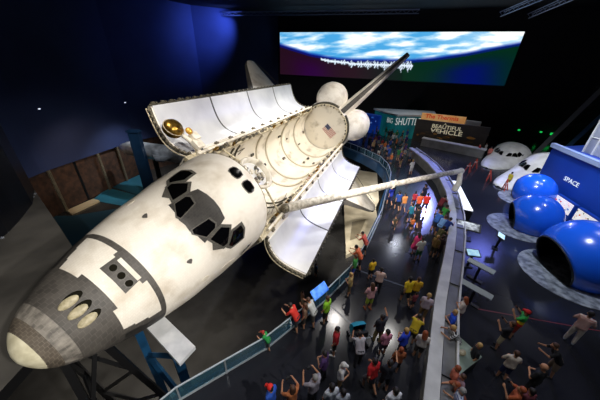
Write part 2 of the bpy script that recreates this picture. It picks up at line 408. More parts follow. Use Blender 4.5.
# payload bay doors, open
DP = []
for i in range(13):
    t = i/12; DP.append((113+t*121, 408+t*4-27*math.sin(math.pi*(t**.85))))
def door(sgn, word):
    x0, x1 = 588, 1303
    b = MB(); n = len(DP)
    nrm = []
    for i in range(n):
        a = DP[max(i-1, 0)]; c = DP[min(i+1, n-1)]; d = math.hypot(c[0]-a[0], c[1]-a[1]); nrm.append((-(c[1]-a[1])/d, (c[0]-a[0])/d))
    loop = [(p[0], p[1]) for p in DP]+[(p[0]-q[0]*6, p[1]-q[1]*6) for p, q in zip(reversed(DP), reversed(nrm))]
    b.strip([[O(x, sgn*y, z) for y, z in loop] for x in [x0+(x1-x0)*i/16 for i in range(17)]], closed=True, cap=True)
    d = b.obj('payload_bay_door', m_white, shuttle, True, label='open payload door on the %s side' % word)
    segs = [(x0+4, 765), (771, 943), (949, 1124), (1130, x1-4)]
    for a, c in segs:
        b = MB(); rows = []
        for x in (a, (a+c)/2, c):
            rows.append([O(x, sgn*(p[0]+q[0]*2.2), p[1]+q[1]*2.2) for p, q in zip(DP[1:], nrm[1:])]+[O(x, sgn*(p[0]+q[0]*.2), p[1]+q[1]*.2) for p, q in zip(DP[:0:-1], nrm[:0:-1])])
        b.strip(rows, closed=True, cap=True); b.obj('radiator_panel', m_radi, d, True)
    for x in (768, 946, 1127):
        b = MB(); b.strip([[O(xx, sgn*(p[0]+q[0]*2.6), p[1]+q[1]*2.6) for p, q in zip(DP[1:], nrm[1:])] for xx in (x-1.6, x+1.6)])
        b.strip([[O(xx, sgn*(p[0]+q[0]*.4), p[1]+q[1]*.4) for p, q in zip(DP[1:], nrm[1:])] for xx in (x-1.6, x+1.6)])
        b.obj('panel_seam', m_seam, d)
    for x in (x0-2, x1+2):   # stiff end frames with clutter
        b = MB(); b.tube([O(x, sgn*(p[0]), p[1]-1) for p in DP], 3.0*IN, 6); f = b.obj('door_end_frame', m_mech, d, True)
        for i in range(0, 12):
            b = MB(); p, q = DP[i], nrm[i]; b.box(tuple(O(x+(-3 if x < 900 else 3), sgn*(p[0]+4), p[1]+1)), (5*IN, 5*IN, 5*IN)); b.obj('edge_latch', m_mech, f)
        b = MB(); b.tube([O(x+(-5 if x < 900 else 5), sgn*(p[0]), p[1]-5) for p in DP], 1.3*IN, 5); b.obj('edge_tube', m_sill, f)
    b = MB(); p = DP[-1]; b.box(tuple(O((x0+x1)/2, sgn*(p[0]+1), p[1]-1)), ((x1-x0)*IN, 4*IN, 6*IN)); e = b.obj('door_edge_strip', m_darkm, d)
    for k in range(30):
        x = x0+12+k*(x1-x0-24)/29; b = MB()
        b.box(tuple(O(x, sgn*(p[0]+4.5), p[1]-1)), (8*IN, 6*IN, 7*IN)); b.box(tuple(O(x+5, sgn*(p[0]+3), p[1]+1)), (3*IN, 3*IN, 8*IN))
        b.obj('door_latch', m_darkm, e)
    for k in range(13):
        x = 610+k*55; b = MB(); b.box(tuple(O(x, sgn*111, 411)), (7*IN, 14*IN, 5*IN)); b.tube([O(x-5, sgn*113, 413), O(x+5, sgn*113, 413)], 2.6*IN, 8)
        b.obj('door_hinge', m_mech, d)
door(1, 'far left'); door(-1, 'near right')
# aft bulkhead, frame ring, flag
b = MB(); aft = [(1304, 100*math.sin(a), 404+99*math.cos(a)) for a in [2*math.pi*i/48 for i in range(48)]]
b.add([O(*p) for p in aft], [tuple(range(48))]); b.obj('aft_bulkhead', m_liner, shuttle, label='round cream rear wall of the payload bay')
b = MB(); b.tube([O(1302, 99*math.sin(a), 404+98*math.cos(a)) for a in [2*math.pi*(i-14)/40 for i in range(29)]], 3*IN, 6); b.obj('bulkhead_frame', m_sill, shuttle, True)
for k in range(24):
    a = -1.7+3.4*k/23; b = MB(); b.box(tuple(O(1301, 96*math.sin(a), 404+95*math.cos(a))), (7*IN, 6*IN, 6*IN)); b.obj('bulkhead_latch', (m_mech, m_sill, m_darkm)[k % 3], shuttle)
b = MB(); FX = 1303.2; fy, fz, fw, fh = -24, 411, 58, 34
mr, mw, mbl = mat('flag_red', '#8e2f28', .7), mat('flag_white', '#cfc6b4', .7), mat('flag_blue', '#1c2748', .7)
for i in range(13):
    z1 = fz+fh/2-i*fh/13; b.add([O(FX, fy+fw/2, z1), O(FX, fy-fw/2, z1), O(FX, fy-fw/2, z1-fh/13), O(FX, fy+fw/2, z1-fh/13)], [(0, 1, 2, 3)], i % 2)
cz = fz+fh/2; b.add([O(FX-.3, fy+fw/2, cz), O(FX-.3, fy+fw/2-24, cz), O(FX-.3, fy+fw/2-24, cz-fh*7/13), O(FX-.3, fy+fw/2, cz-fh*7/13)], [(0, 1, 2, 3)], 2)
for i in range(5):
    for j in range(6):
        yy = fy+fw/2-2-j*4; zz = cz-1.8-i*3.7; b.add([O(FX-.5, yy, zz+.6), O(FX-.5, yy-.9, zz), O(FX-.5, yy, zz-.6), O(FX-.5, yy+.9, zz)], [(0, 1, 2, 3)], 1)
b.obj('flag', [mr, mw, mbl], shuttle, fix=False, label='stars and stripes flag on the rear wall of the bay')
# aft fuselage
b = MB(); SA = [(1304, 112, 502), (1360, 116, 504), (1420, 119, 500), (1480, 120, 492), (1530, 118, 480)]
def asec(X, w, zt):
    out = []
    for j in range(48):
        a = 2*math.pi*j/48; s, c = math.sin(a), math.cos(a); e = 2/2.6 if c > 0 else 2/6
        out.append(O(X, w*math.copysign(abs(s)**e, s), 370+((zt-370) if c > 0 else 84)*math.copysign(abs(c)**e, c)))
    return out
rows = [asec(*q) for q in SA]; b.strip(rows, closed=True); b.add(rows[-1], [tuple(range(48))])
b.obj('aft_fuselage', m_white, shuttle, True)
for sgn in (1, -1):   # engine pods
    b = MB(); prof = []
    for i in range(17):
        t = i/16; r = (math.sin(math.pi*min(t*1.15, 1)**.62))**.62 if t < .87 else .42+.2*(1-t)/.13
        prof.append((max(r, .0 if i == 0 else .05), t))
    rows = []
    for r_, t in [(0.02, 0), (.3, .015), (.5, .05), (.68, .11), (.83, .2), (.94, .32), (1, .46), (.99, .6), (.93, .74), (.83, .87), (.7, 1)]:
        X = 1306+t*195; rows.append([O(X, sgn*(74+8*t)+69*r_*math.sin(a), 482+6*t+66*r_*math.cos(a)) for a in [2*math.pi*i/28 for i in range(28)]])
    b.strip(rows, closed=True, cap=True); pod = b.obj('engine_pod', m_white, shuttle, True, label='rounded white engine pod beside the tail')
    b = MB(); b.tube([O(1307, sgn*103*math.sin(a), 408+101*math.cos(a)) for a in [.2+1.25*i/13 for i in range(14)]], 5*IN, 6); b.obj('pod_seam_band', m_darkm, pod, True)
    b = MB(); b.lathe([(12, 0), (17, 12), (23, 30), (26, 44)], 20); b2 = b.mesh('pod_nozzle', m_engine, 'all'); b2.transform(Matrix.Scale(IN, 4))
    b2.transform(basis(O(1500, sgn*84, 478), (0, 1, 0), (0, 0, 1))); q = bpy.data.objects.new('pod_nozzle', b2); COL.objects.link(q); q.parent = pod
for (y, z) in ((0, 448), (-54, 345), (54, 345)):
    b = MB(); b.lathe([(14, -20), (18, 0), (30, 26), (41, 62), (47, 98)], 28); me = b.mesh('main_engine_bell', m_engine, 'all'); me.transform(Matrix.Scale(IN, 4))
    me.transform(basis(O(1520, y, z), (0, 1, 0), (0, 0, 1))); o = bpy.data.objects.new('main_engine_bell', me); COL.objects.link(o); o.parent = shuttle
b = MB(); b.box(tuple(O(1565, 0, 288)), (84*IN, 230*IN, 8*IN)); b.obj('body_flap', m_black, shuttle)
# vertical tail
def foil(xl, xt, th, z, n=9):
    """closed loop of (X, Y, Z) round a wing or fin section lying in X-Y"""
    out = []; ch = xt-xl
    for i in range(n+1):
        t = (i/n)**1.7; out.append((xl+ch*t, th/2*(2.6*math.sqrt(t)*(1-t)+.25*t*(1-t)+.02), z))
    for i in range(n-1, 0, -1):
        t = (i/n)**1.7; out.append((xl+ch*t, -th/2*(2.6*math.sqrt(t)*(1-t)+.25*t*(1-t)+.02), z))
    return out
tr = [foil(1312+(1600-1312)*t, 1585+(1690-1585)*t, 50-30*t, 498+318*t) for t in (0, .25, .5, .75, 1)]
b = MB(); n = len(tr[0])
for i in range(4):
    for j in range(n):
        k = (j+1) % n; b.add([O(*tr[i][j]), O(*tr[i][k]), O(*tr[i+1][k]), O(*tr[i+1][j])], [(0, 1, 2, 3)], 1 if j in (0, n-1) else 0)
b.add([O(*p) for p in tr[-1]], [tuple(range(n))], 0)
fin = b.obj('vertical_tail', [m_white, m_grey], shuttle, True, label='white tail fin with dark leading edge')
b = MB()
for sgn in (1, -1): b.tube([O(1320+288*t, sgn*(9.5-6*t), 500+318*t) for t in (0, .5, 1)], 1.4*IN, 5)
b.obj('edge_trim', m_darkm, fin)
# wings
for sgn in (1, -1):
    b = MB(); W = []
    for (y, xl, xt, z0, z1) in ((100, 600, 1500, 288, 335), (120, 690, 1497, 288, 334), (150, 850, 1490, 288, 332), (195, 1068, 1478, 289, 328), (280, 1153, 1462, 293, 324), (370, 1243, 1445, 297, 319), (445, 1318, 1432, 301, 315), (466, 1352, 1424, 304, 312)):
        lo = []; n = 12
        for i in range(n+1):
            t = i/n; h = (z1-z0)*(2.1*math.sqrt(t)*(1-t)**.9+.04); lo.append(O(xl+(xt-xl)*t, sgn*y, z0+h))
        for i in range(n-1, 0, -1):
            t = i/n; lo.append(O(xl+(xt-xl)*t, sgn*y, z0-.08*(z1-z0)*math.sin(math.pi*t)))
        W.append(lo)
    n = len(W[0])
    for i in range(len(W)-1):
        for j in range(n):
            k = (j+1) % n; b.add([W[i][j], W[i][k], W[i+1][k], W[i+1][j]], [(0, 1, 2, 3)], 2 if j in (0, n-1) else (1 if j >= 12 else 0))
    b.add(W[-1], [tuple(range(n))], 2)
    w = b.obj('wing', [m_white, m_black, m_grey], shuttle, True, label='white delta wing reaching %s' % ('up behind the left door' if sgn > 0 else 'down below the right door'))
    b = MB(); b.tube([O(1478-(y-195)*.186-30, sgn*y, 332-(y-195)*.055) for y in (125, 195, 280, 370, 445)], 1.2*IN, 4); b.obj('elevon_gap', m_darkm, w)
# docking ring
DRX, DRZ = 622, 470
b = MB(); b.lathe([(28, -34), (31, -4), (37, -2), (39, 4), (35, 7), (31, 4), (30, -8)], 36); me = b.mesh('docking_ring', m_linerb, 'all'); me.transform(Matrix.Scale(IN, 4)); me.transform(Matrix.Translation(O(DRX, 0, DRZ)))
dock = bpy.data.objects.new('docking_ring', me); COL.objects.link(dock); dock.parent = shuttle; dock['label'] = 'round cream docking hatch ring behind the cabin'
b = MB(); b.lathe([(0.1, -5), (30, -5)], 30); me = b.mesh('hatch_plate', m_radi, False); me.transform(Matrix.Scale(IN, 4)); me.transform(Matrix.Translation(O(DRX, 0, DRZ))); o = bpy.data.objects.new('hatch_plate', me); COL.objects.link(o); o.parent = dock
for k in range(22):
    a = rnd.uniform(0, 6.28); r = rnd.uniform(5, 25); b = MB(); b.box(tuple(O(DRX+r*math.cos(a), r*math.sin(a), DRZ-2)), (rnd.uniform(3, 8)*IN, rnd.uniform(3, 8)*IN, 5*IN), rz=a); b.obj('hatch_fitting', (m_mech, m_rib, m_frame, m_linerb)[k % 4], dock)
for k in range(3):
    a = k*2.094+.4; b = MB(); b.box(tuple(O(DRX+31*math.cos(a), 31*math.sin(a), DRZ+7)), (9*IN, 5*IN, 8*IN), rz=a+1.57); b.obj('guide_petal', m_linerb, dock)
b = MB(); b.lathe([(30, 0), (31, 50), (30, 64)], 28); me = b.mesh('airlock_body', m_linerb, 'all'); me.transform(Matrix.Scale(IN, 4)); me.transform(Matrix.Translation(O(DRX, 0, 395))); o = bpy.data.objects.new('airlock_body', me); COL.objects.link(o); o.parent = shuttle
for sgn in (-1, 1):
    b = MB(); b.box(tuple(O(600, sgn*66, 414)), (10*IN, 62*IN, 8*IN)); b.obj('cross_beam', m_linerb, shuttle)
    b = MB(); b.tube([O(655, sgn*28, 440), O(660, sgn*95, 416)], 2.4*IN, 8); b.obj('airlock_strut', m_sill, shuttle)
# gold antenna on the left sill
an = MB(); an.lathe([(0.02, .30), (.2, .28), (.36, .2), (.46, .06), (.5, -.1), (.46, -.26), (.3, -.42), (.05, -.5)], 28)
me = an.mesh('dish_antenna', m_gold, 'all'); me.transform(Matrix.Translation(O(580, 168, 428))); ant = bpy.data.objects.new('dish_antenna', me); COL.objects.link(ant); ant.parent = shuttle; ant['label'] = 'gold foil ball antenna on the front corner of the far door'
b = MB(); b.tube([O(580+19.5*math.cos(a), 168+19.5*math.sin(a), 428) for a in [2*math.pi*i/24 for i in range(25)]], .02, 5); b.obj('rim_band', m_sill, ant)
b = MB(); b.tube([O(600, 110, 415), O(594, 130, 424), O(585, 150, 426)], [.14, .12, .1], 10); b.obj('antenna_boom', m_linerb, ant)
b = MB(); b.box(tuple(O(604, 136, 430)), (.42, .42, .3)); b.box(tuple(O(600, 120, 428)), (.5, .5, .22)); b.obj('electronics_box', m_linerb, ant)
b = MB(); b.ball(tuple(O(597, 148, 436)), (.17, .2, .15), 10, 7); b.obj('yellow_cap', mat('amber_foil', '#d9a545', .4, .4), ant)
# robot arm
SH = O(668, -100, 432); inv = ORB.transposed()
def aw(u, v, d):
    r = ray(u, v).normalized(); return inv @ (Vector((0, 0, CAMZ))+r*d-ORBT)
EL = aw(392, 184.5, 20.4); WR = aw(452, 172.5, 24.6); EN = aw(461, 171, 25.3); TIP = aw(459, 183, 25.0); TP2 = aw(454.5, 190, 24.8)
b = MB(); b.tube([SH+(EL-SH)*t for t in (0, .06, .5, 1)], [.26, .29, .27, .24], 14); arm = b.obj('robot_arm', m_arm, shuttle, True, label='long pale jointed robot arm reaching out over the visitors')
b = MB(); b.tube([EL, EL+(WR-EL)*.5, WR], [.215, .21, .2], 14); b.obj('lower_boom', m_arm, arm, True)
b = MB(); b.ball(tuple(EL), .28, 14, 10); b.tube([EL-Vector((.25,0,0)), EL+Vector((.25,0,0))], .22, 12); b.obj('elbow_joint', m_linerb, arm, True)
b = MB(); b.tube([WR, EN], .21, 12); b.ball(tuple(EN), .26, 12, 8); b.obj('wrist_joint', m_linerb, arm, True)
b = MB(); b.tube([EN, (EN+TIP)/2, TIP, TP2], [.16, .2, .22, .24], 12); b.tube([TP2, TP2+(TP2-TIP)*.15], .17, 12); b.obj('gripper_can', m_linerb, arm, True)
b = MB(); b.ball(tuple(SH), .3, 14, 10); b.tube([O(668, -100, 414), SH], .24, 12); b.obj('shoulder_joint', m_mech, arm, True)
b = MB(); cc = EL+Vector((0, 0, .3)); b.box(tuple(cc), (.5, .22, .22)); b.tube([cc, cc-Vector((0, 0, .3))], .05, 6); b.obj('elbow_camera', m_linerb, arm)
# ================================================================== THE SETTING
D = DECK
m_floor = mat('floor_black_polish', '#2b2c33', .17, 0, '#1f2025', .35, .03, detail=6, spec=.5)
m_lowfloor = mat('floor_lower', '#3a3937', .24, 0, '#262524', .3, .03, detail=6, spec=.5)
m_bronze = mat('floor_bronze', '#6b6863', .3, 0, '#4f4d4a', .4, .03, detail=6)
m_wallblue = mat('wall_scrim_blue', '#2c3a66', .8, 0, '#232f55', .15)
m_wallblack = mat('wall_black', '#14151c', .8, 0, '#0f1016', .2)
m_brownw = mat('wall_brown_mesh', '#4f3526', .8, 0, '#2f2018', 1.6, .3, detail=8)
m_teal = mat('carpet_teal', '#1d6f86', .7, 0, '#18607a', .6)
m_dteal = mat('carpet_dark_teal', '#123c4e', .7)
m_pale = mat('pale_ledge', '#cdb892', .6)
m_steel = mat('rail_steel', '#9aa3aa', .45, .5)
m_fascia = mat('fascia_blue', '#154066', .45, 0, '#103250', .5)
m_glassp = mat('rail_glass', '#5f98b0', .05, 0, trans=.85)
m_parap = mat('parapet_cap', '#c9c9c6', .5, 0, '#b0b0ae', 1.5)
m_parag = mat('parapet_panel', '#8d8c88', .5, 0, '#777671', 1.2)
m_para2 = mat('parapet_shelf', '#77787a', .4, .2, '#5f6063', 1.5)
m_bluesteel = mat('support_blue_steel', '#1f5078', .4, .2, '#183f60', 1.5)
m_black = MATS['black_tile']; m_blk = mat('black_paint', '#0e0e10', .5)
m_white2 = mat('booth_white', '#dcdcd8', .5)
def ring2(poly, z0, z1, m, name, mside=None):
    b = MB(); b.prism(poly, z0, z1, 0, None, 1 if mside else None)
    return b.obj(name, [m, mside] if mside else m)
def P2(lst, z): return [tuple(at(u, v, z)[:2]) for u, v in lst]
# lower floor
struct(ring2([(-48, -8), (46, -8), (46, 66), (-48, 66)], -.3, 0, m_lowfloor, 'floor'))
inner = [(-14, -4), (-9, -.6), (-6, 2.2), (-3.95, 4.45), (-1.25, 6.3), (-.1, 7.4), (1.35, 8.8), (2.81, 10.51), (4.0, 12.5), (4.85, 14.18), (6.2, 16.9), (7.23, 19.64), (8.3, 22.1), (9.06, 24.39), (9.45, 26.8), (9.28, 29.17), (8.05, 31.81), (5.85, 35.32), (3.2, 38.6), (1.0, 42)]
deck = ring2(inner+[(1, 56.5), (8, 54.5), (32, 45.6), (41, 42), (41, -7), (-14, -7)], D-.5, D, m_floor, 'floor_upper', m_fascia); struct(deck)
ldeck = ring2([(-22.9, 19.3), (-16.2, 14.0), (-12.7, 11.2), (-10.2, 8.2), (-10.2, 3.5), (-14, -4), (-30, -4), (-30, 19.3)], D-.5, D, m_bronze, 'floor_left', m_blk); struct(ldeck)
# walls
def wallrun(pts, z0, z1, th, m, name):
    b = MB()
    L_ = [(p[0], p[1]) for p in pts]; off = []
    for i, p in enumerate(L_):
        a = L_[max(i-1, 0)]; c = L_[min(i+1, len(L_)-1)]; d = Vector((c[0]-a[0], c[1]-a[1])).normalized(); off.append((p[0]-d.y*th, p[1]+d.x*th))
    b.prism(L_+off[::-1], z0, z1)
    o = b.obj(name, m); struct(o); return o
backA, backB = Vector((-5.1, 60, 0)), Vector((33.4, 45.8, 0))
wallrun([(-31.5, -8), (-31.3, 15), (-30.9, 28.5), (-28.3, 42.2), (-20, 54), (-5.6, 61)], 5.9, 26.5, .4, m_wallblue, 'wall_left')
wallrun([(-32.3, -8), (-32, 15), (-31.4, 28.5), (-28.8, 42.4), (-20.4, 54.3), (-5.8, 61.6)], 0, 5.9, .3, m_brownw, 'wall_left_lower')
wallrun([(-5.6, 61), (-5.1, 60.8), (33.8, 46.4), (44, 42.6)], 0, 26.5, .4, m_wallblack, 'wall_back')
wallrun([(44, 42.6), (44, -8)], 0, 26.5, .4, m_wallblack, 'wall_right')
b = MB(); b.box((0, 28, 26.7), (92, 74, .4)); struct(b.obj('ceiling', m_wallblack))
for i, (u, v) in enumerate([(67, 212), (88, 199), (110, 190), (127, 181)]):   # battens of the brown wall
    p = at(u, v, 0); b = MB(); b.box((p.x+.1, p.y, 3), (.18, .35, 5.8)); struct(b.obj('trim_%d' % (i+1), m_blk if i == 1 else MATS['bay_mechanism']))
b = MB(); b.prism(P2([(67, 212), (94, 200), (100, 202), (72, 215)], 0), 0, .25); struct(b.obj('trim_5', m_pale))
for pl, m, nm in (([(82, 208), (108, 188), (136, 195), (122, 206), (96, 201)], m_teal, 'floor_teal'), ([(112, 187), (144, 173), (152, 184), (138, 195)], mat('carpet_mid_teal', '#155468', .7), 'floor_mid_teal'), ([(50, 216), (72, 216), (122, 208), (110, 236), (76, 256), (60, 230)], m_dteal, 'floor_dark_teal')):
    b = MB(); b.prism(P2(pl, 0), .0, .04); struct(b.obj(nm, m))
# round theatre wall at far left
c = [(-22.9, 19.3), (-20.9, 17.0), (-19.7, 14.8), (-19.0, 13.3), (-18.7, 12), (-18.6, 9), (-18.9, 5), (-20, -4), (-31, -4), (-31, 19.3)]
b = MB(); b.prism(c, D, 22); th = b.obj('wall_theatre', mat('wall_theatre_dark', '#1a1c24', .35, .3, '#121319', .3)); struct(th)
for k in range(14):
    t = k/13; p = Vector((-22.5, 18.7, 0)).lerp(Vector((-18.6, 11.8, 0)), t); q = Vector((.62, -.35, 0))*(.25+.9*math.sin(math.pi*t)*.35)
    b = MB(); b.box((p.x+q.x+.15, p.y+q.y, D+.03), (.14, .14, .06)); tag(b.obj('floor_stud', mat('stud_pale', '#8f95a0', .3)), 'small pale stud along the curved foot of the dark theatre wall', 'floor stud', 'studs along the theatre wall')
# screen on the back wall
from mathutils import noise as mnoise
def screen_col(x, y):
    u = (x-280)/245
    tab = [(280, 45), (310, 54.5), (337, 59.5), (361, 60.5), (410, 61), (433, 59), (467, 54), (500, 47.5), (530, 42)]
    lim = interp(tab, max(x, 280.01), 1)
    n = 2.2*mnoise.fractal(Vector((x*.035+y*.05, y*.16, 3.1)), 1.0, 2.1, 5)
    if y < lim:
        d = (lim-y); edge = min(d/3, 1); bl = max(0, min(1, .42+.6*n)); k = max(0, (x-420)/100)
        c = Vector((.28, .62, .85)).lerp(Vector((.97, .99, 1)), min(1, bl+.65*k)); return Vector((.05, .15, .55)).lerp(c, edge)
    t = u; lo = (y-lim)/14
    if t < .5: c = Vector((.15, .08, .12)).lerp(Vector((.17, .03, .22)), math.exp(-((x-312)/18)**2)*min(1, lo)); c = c.lerp(Vector((.05, .13, .1)), max(0, (t-.3)/.2))
    else: c = Vector((.03, .17, .11)).lerp(Vector((.02, .08, .36)), min(1, max(0, lo*1.1-.3))*math.exp(-((x-470)/30)**2))
    if y-lim < 2: c = c.lerp(Vector((.05, .1, .5)), .7)
    # the orbiting station
    if 321 < x < 413:
        s = (x-321)/92; cy = 58.5+8*s**.5 if s < .3 else 63+3*s; w = 2.0+4.6*s
        g = math.sin(x*1.9)+math.sin(x*.77+1)
        if abs(y-cy) < w*(.35+.4*abs(g)) and g > -.9 and y < 73: c = Vector((.8, .86, .92)) if math.sin(x*2.7+y*1.9) > -.55 else Vector((.2, .24, .3))
        if abs(y-cy) < .8: c = Vector((.85, .9, .95))
    return c
NX, NY = 420, 84
dirx = (Vector((32.8, 46.0, 0))-Vector((-5.1, 60, 0))); nrm = Vector((dirx.y, -dirx.x, 0)).normalized()
def wallpt(u, v):   # where a photo point lies on the screen plane
    r = ray(u, v); A = Vector((-5.1, 60, 0)); s = nrm.dot(A-Vector((0, 0, 0)))/nrm.dot(Vector((r.x, r.y, 0))); return Vector((r.x*s, r.y*s, CAMZ+r.z*s))
cs = [wallpt(280, 32), wallpt(525, 32), wallpt(504, 86), wallpt(280, 74)]
lx, rx = (cs[0]+cs[3])/2, (cs[1]+cs[2])/2; zt = (cs[0].z+cs[1].z)/2; zb = (cs[2].z+cs[3].z)/2
vs = []; cl = []
for j in range(NY+1):
    for i in range(NX+1):
        u, v = i/NX, j/NY; p = lx.lerp(rx, u); vs.append((p.x, p.y, zt+(zb-zt)*v)); q = screen_col(*proj(vs[-1])); cl.append((max(q[0], 0)**2.2, max(q[1], 0)**2.2, max(q[2], 0)**2.2, 1))
fs = [(j*(NX+1)+i, j*(NX+1)+i+1, (j+1)*(NX+1)+i+1, (j+1)*(NX+1)+i) for j in range(NY) for i in range(NX)]
me = bpy.data.meshes.new('picture'); me.from_pydata(vs, [], fs); ca = me.color_attributes.new('picture', 'FLOAT_COLOR', 'POINT')
ca.data.foreach_set('color', [c for q in cl for c in q])
sm = bpy.data.materials.new('screen_picture'); sm.use_nodes = True; nt = sm.node_tree; bs = nt.nodes['Principled BSDF']; vc = nt.nodes.new('ShaderNodeVertexColor'); vc.layer_name = 'picture'
bs.inputs['Base Color'].default_value = (0, 0, 0, 1); nt.links.new(vc.outputs['Color'], bs.inputs['Emission Color']); bs.inputs['Emission Strength'].default_value = 1.15
me.materials.append(sm)
scr = empty('video_screen', ((lx.x+rx.x)/2, (lx.y+rx.y)/2, zb), 'very wide glowing screen showing the earth and an orbiting station', 'screen')
def keep(o, par):
    """parent without moving"""
    bpy.context.view_layer.update(); o.parent = par; o.matrix_parent_inverse = par.matrix_world.inverted(); return o
o = bpy.data.objects.new('picture', me); COL.objects.link(o); o.parent = scr; o.location = -scr.location
b = MB(); off = -nrm*.02 if nrm.y > 0 else nrm*.02
bk = -nrm if nrm.y < 0 else nrm
w2 = [lx+bk*.03, rx+bk*.03, rx+bk*.35, lx+bk*.35]
b.prism([(p.x, p.y) for p in w2], zb-.15, zt+.15); o = b.obj('screen_housing', m_blk, scr); o.location = -scr.location
# ------------------------------------------------------------------ glass rail round the shuttle well
rail = empty('glass_railing', (2.8, 10.5, D), 'long curved glass railing with steel handrail between visitors and the spaceplane', 'railing')
rp = [Vector((p[0], p[1], 0)) for p in inner[2:]]
def resample(pts, step):
    out = [pts[0]]; 
    for a, c in zip(pts, pts[1:]):
        n = max(1, round((c-a).length/step))
        out += [a.lerp(c, (i+1)/n) for i in range(n)]
    return out
rs = resample(rp, 1.4)
def rl(o): o.location = -rail.location; return o
def offset(pts, d):
    out = []
    for i, p in enumerate(pts):
        t = (pts[min(i+1, len(pts)-1)]-pts[max(i-1, 0)]).normalized(); out.append(p+Vector((t.y, -t.x, 0))*d)
    return out
rs_in = offset(rs, .12)
b = MB(); b.tube([p+Vector((0, 0, D+.84)) for p in rs_in], .035, 8); rl(b.obj('handrail', m_steel, rail, True))
b = MB(); b.tube([p+Vector((0, 0, D+.1)) for p in rs_in], .06, 6); rl(b.obj('base_rail', m_steel, rail))
for a, c in zip(rs_in, rs_in[1:]):
    d = (c-a); t = d.normalized(); n_ = Vector((t.y, -t.x, 0))*.012; a2, c2 = a+t*.04, c-t*.04
    b = MB(); b.prism([(a2+n_)[:2], (c2+n_)[:2], (c2-n_)[:2], (a2-n_)[:2]], D+.14, D+.8); rl(b.obj('glass_panel', m_glassp, rail))
    b = MB(); b.box((a.x, a.y, D+.42), (.05, .05, .84), rz=math.atan2(t.y, t.x)); rl(b.obj('post', m_steel, rail))
b = MB(); o2 = offset(rs, -.14); b.strip([[p+Vector((0, 0, D-1.1)), q+Vector((0, 0, D-1.1)), q+Vector((0, 0, D+.04)), p+Vector((0, 0, D+.04))] for p, q in zip(rs, o2)], closed=True, cap=True)
rl(b.obj('blue_fascia', m_fascia, rail, label='blue painted band along the foot of the railing'))
# ------------------------------------------------------------------ curved parapet on the right
par = empty('curved_parapet', (7, 9, D), 'long curving grey double wall with a white cap dividing the visitor floor', 'parapet')
cpx = [(431, 420), (432.5, 398), (435, 370), (438, 335), (441, 302), (445, 280), (449.5, 256), (453, 233), (453.5, 212), (449.5, 192), (441, 175), (430, 162.5), (420, 154), (411, 147.5)]
cp = resample([Vector((at(u, v, D+1.1).x, at(u, v, D+1.1).y, 0)) for u, v in cpx], .9)
def band(pts, d0, d1, z0, z1, m, nm, **k):
    A, B = offset(pts, d0), offset(pts, d1); b = MB()
    b.strip([[p+Vector((0, 0, z0)), q+Vector((0, 0, z0)), q+Vector((0, 0, z1)), p+Vector((0, 0, z1))] for p, q in zip(A, B)], closed=True, cap=True)
    o = b.obj(nm, m, par, **k); o.location = -par.location; return o
band(cp, -.18, .66, D, D+.95, m_parag, 'wall_body')
band(cp, -.25, .2, D+.95, D+1.1, m_parap, 'white_cap', label='smooth white cap of the inner wall')
band(cp, .24, .62, D+.95, D+1.02, m_para2, 'shelf', label='grey shelf running along the outer side')
band(cp, .66, .74, D, D+1.12, m_parap, 'outer_rim')
A, B = offset(cp, .22), offset(cp, .66)
for i in range(2, len(cp)-1, 3):
    p, q = A[i], B[i]; b = MB(); b.tube([p+Vector((0, 0, D+1.05)), q+Vector((0, 0, D+1.05))], .03, 4); o = b.obj('divider', m_blk, par); o.location = -par.location
# ------------------------------------------------------------------ supports
def legs(name, label, tops, feet, m, r, brace=3, group=None):
    base = Vector((sum(f[0] for f in feet)/len(feet), sum(f[1] for f in feet)/len(feet), 0)); e = empty(name, base, label, 'support frame', group)
    for a, c in zip(tops, feet):
        b = MB(); b.tube([Vector(a)-base, Vector(c)-base], r, 4); b.obj('leg', m, e)
    n = len(tops)
    for k in range(brace):
        for i in range(n):
            j = (i+1) % n
            if n == 2 and i == 1: break
            t0, t1 = k/brace, (k+1)/brace; a = Vector(tops[i]).lerp(Vector(feet[i]), t0 if k % 2 else t1); c = Vector(tops[j]).lerp(Vector(feet[j]), t1 if k % 2 else t0)
            b = MB(); b.tube([a-base, c-base], r*.6, 4); b.obj('brace', m, e)
    return e, base
# blue column: two wide legs with cross bracing
e, bs_ = legs('blue_support_frame', 'blue steel support frame with cross braces under the nose', [(-7.35, 7.4, 8.0), (-4.75, 5.95, 7.9)], [(-7.35, 7.4, 0), (-4.75, 5.95, 0)], m_bluesteel, .24)
b = MB(); b.prism([(p[0]-bs_.x, p[1]-bs_.y) for p in [(-7.5, 7.7), (-6.85, 8.15), (-4.1, 6.25), (-4.45, 5.55)]], 7.9, 8.1); b.obj('top_plate', mat('plate_grey', '#d9dadb', .5, 0, '#c2c4c6', 2), e, label='pale grey flat plate on top of the frame')
legs('black_support_frame', 'black steel legs under the nose tip at lower left', [(-8.3, 5.2, 9.6), (-7.6, 4.7, 9.6), (-7.2, 5.6, 9.6)], [(-10.6, 7.4, 0), (-7.8, 4.2, 0), (-6.6, 7.2, 0)], m_blk, .16)
q = OW(1210, 0, 286); legs('blue_support_frame', 'blue steel support frame under the tail end', [(q.x-.8, q.y-.8, q.z-.2), (q.x+.8, q.y-.8, q.z-1.0), (q.x+.8, q.y+.8, q.z-1.2), (q.x-.8, q.y+.8, q.z-.2)], [(q.x-1, q.y-1, 0), (q.x+1, q.y-1, 0), (q.x+1, q.y+1, 0), (q.x-1, q.y+1, 0)], m_bluesteel, .22)
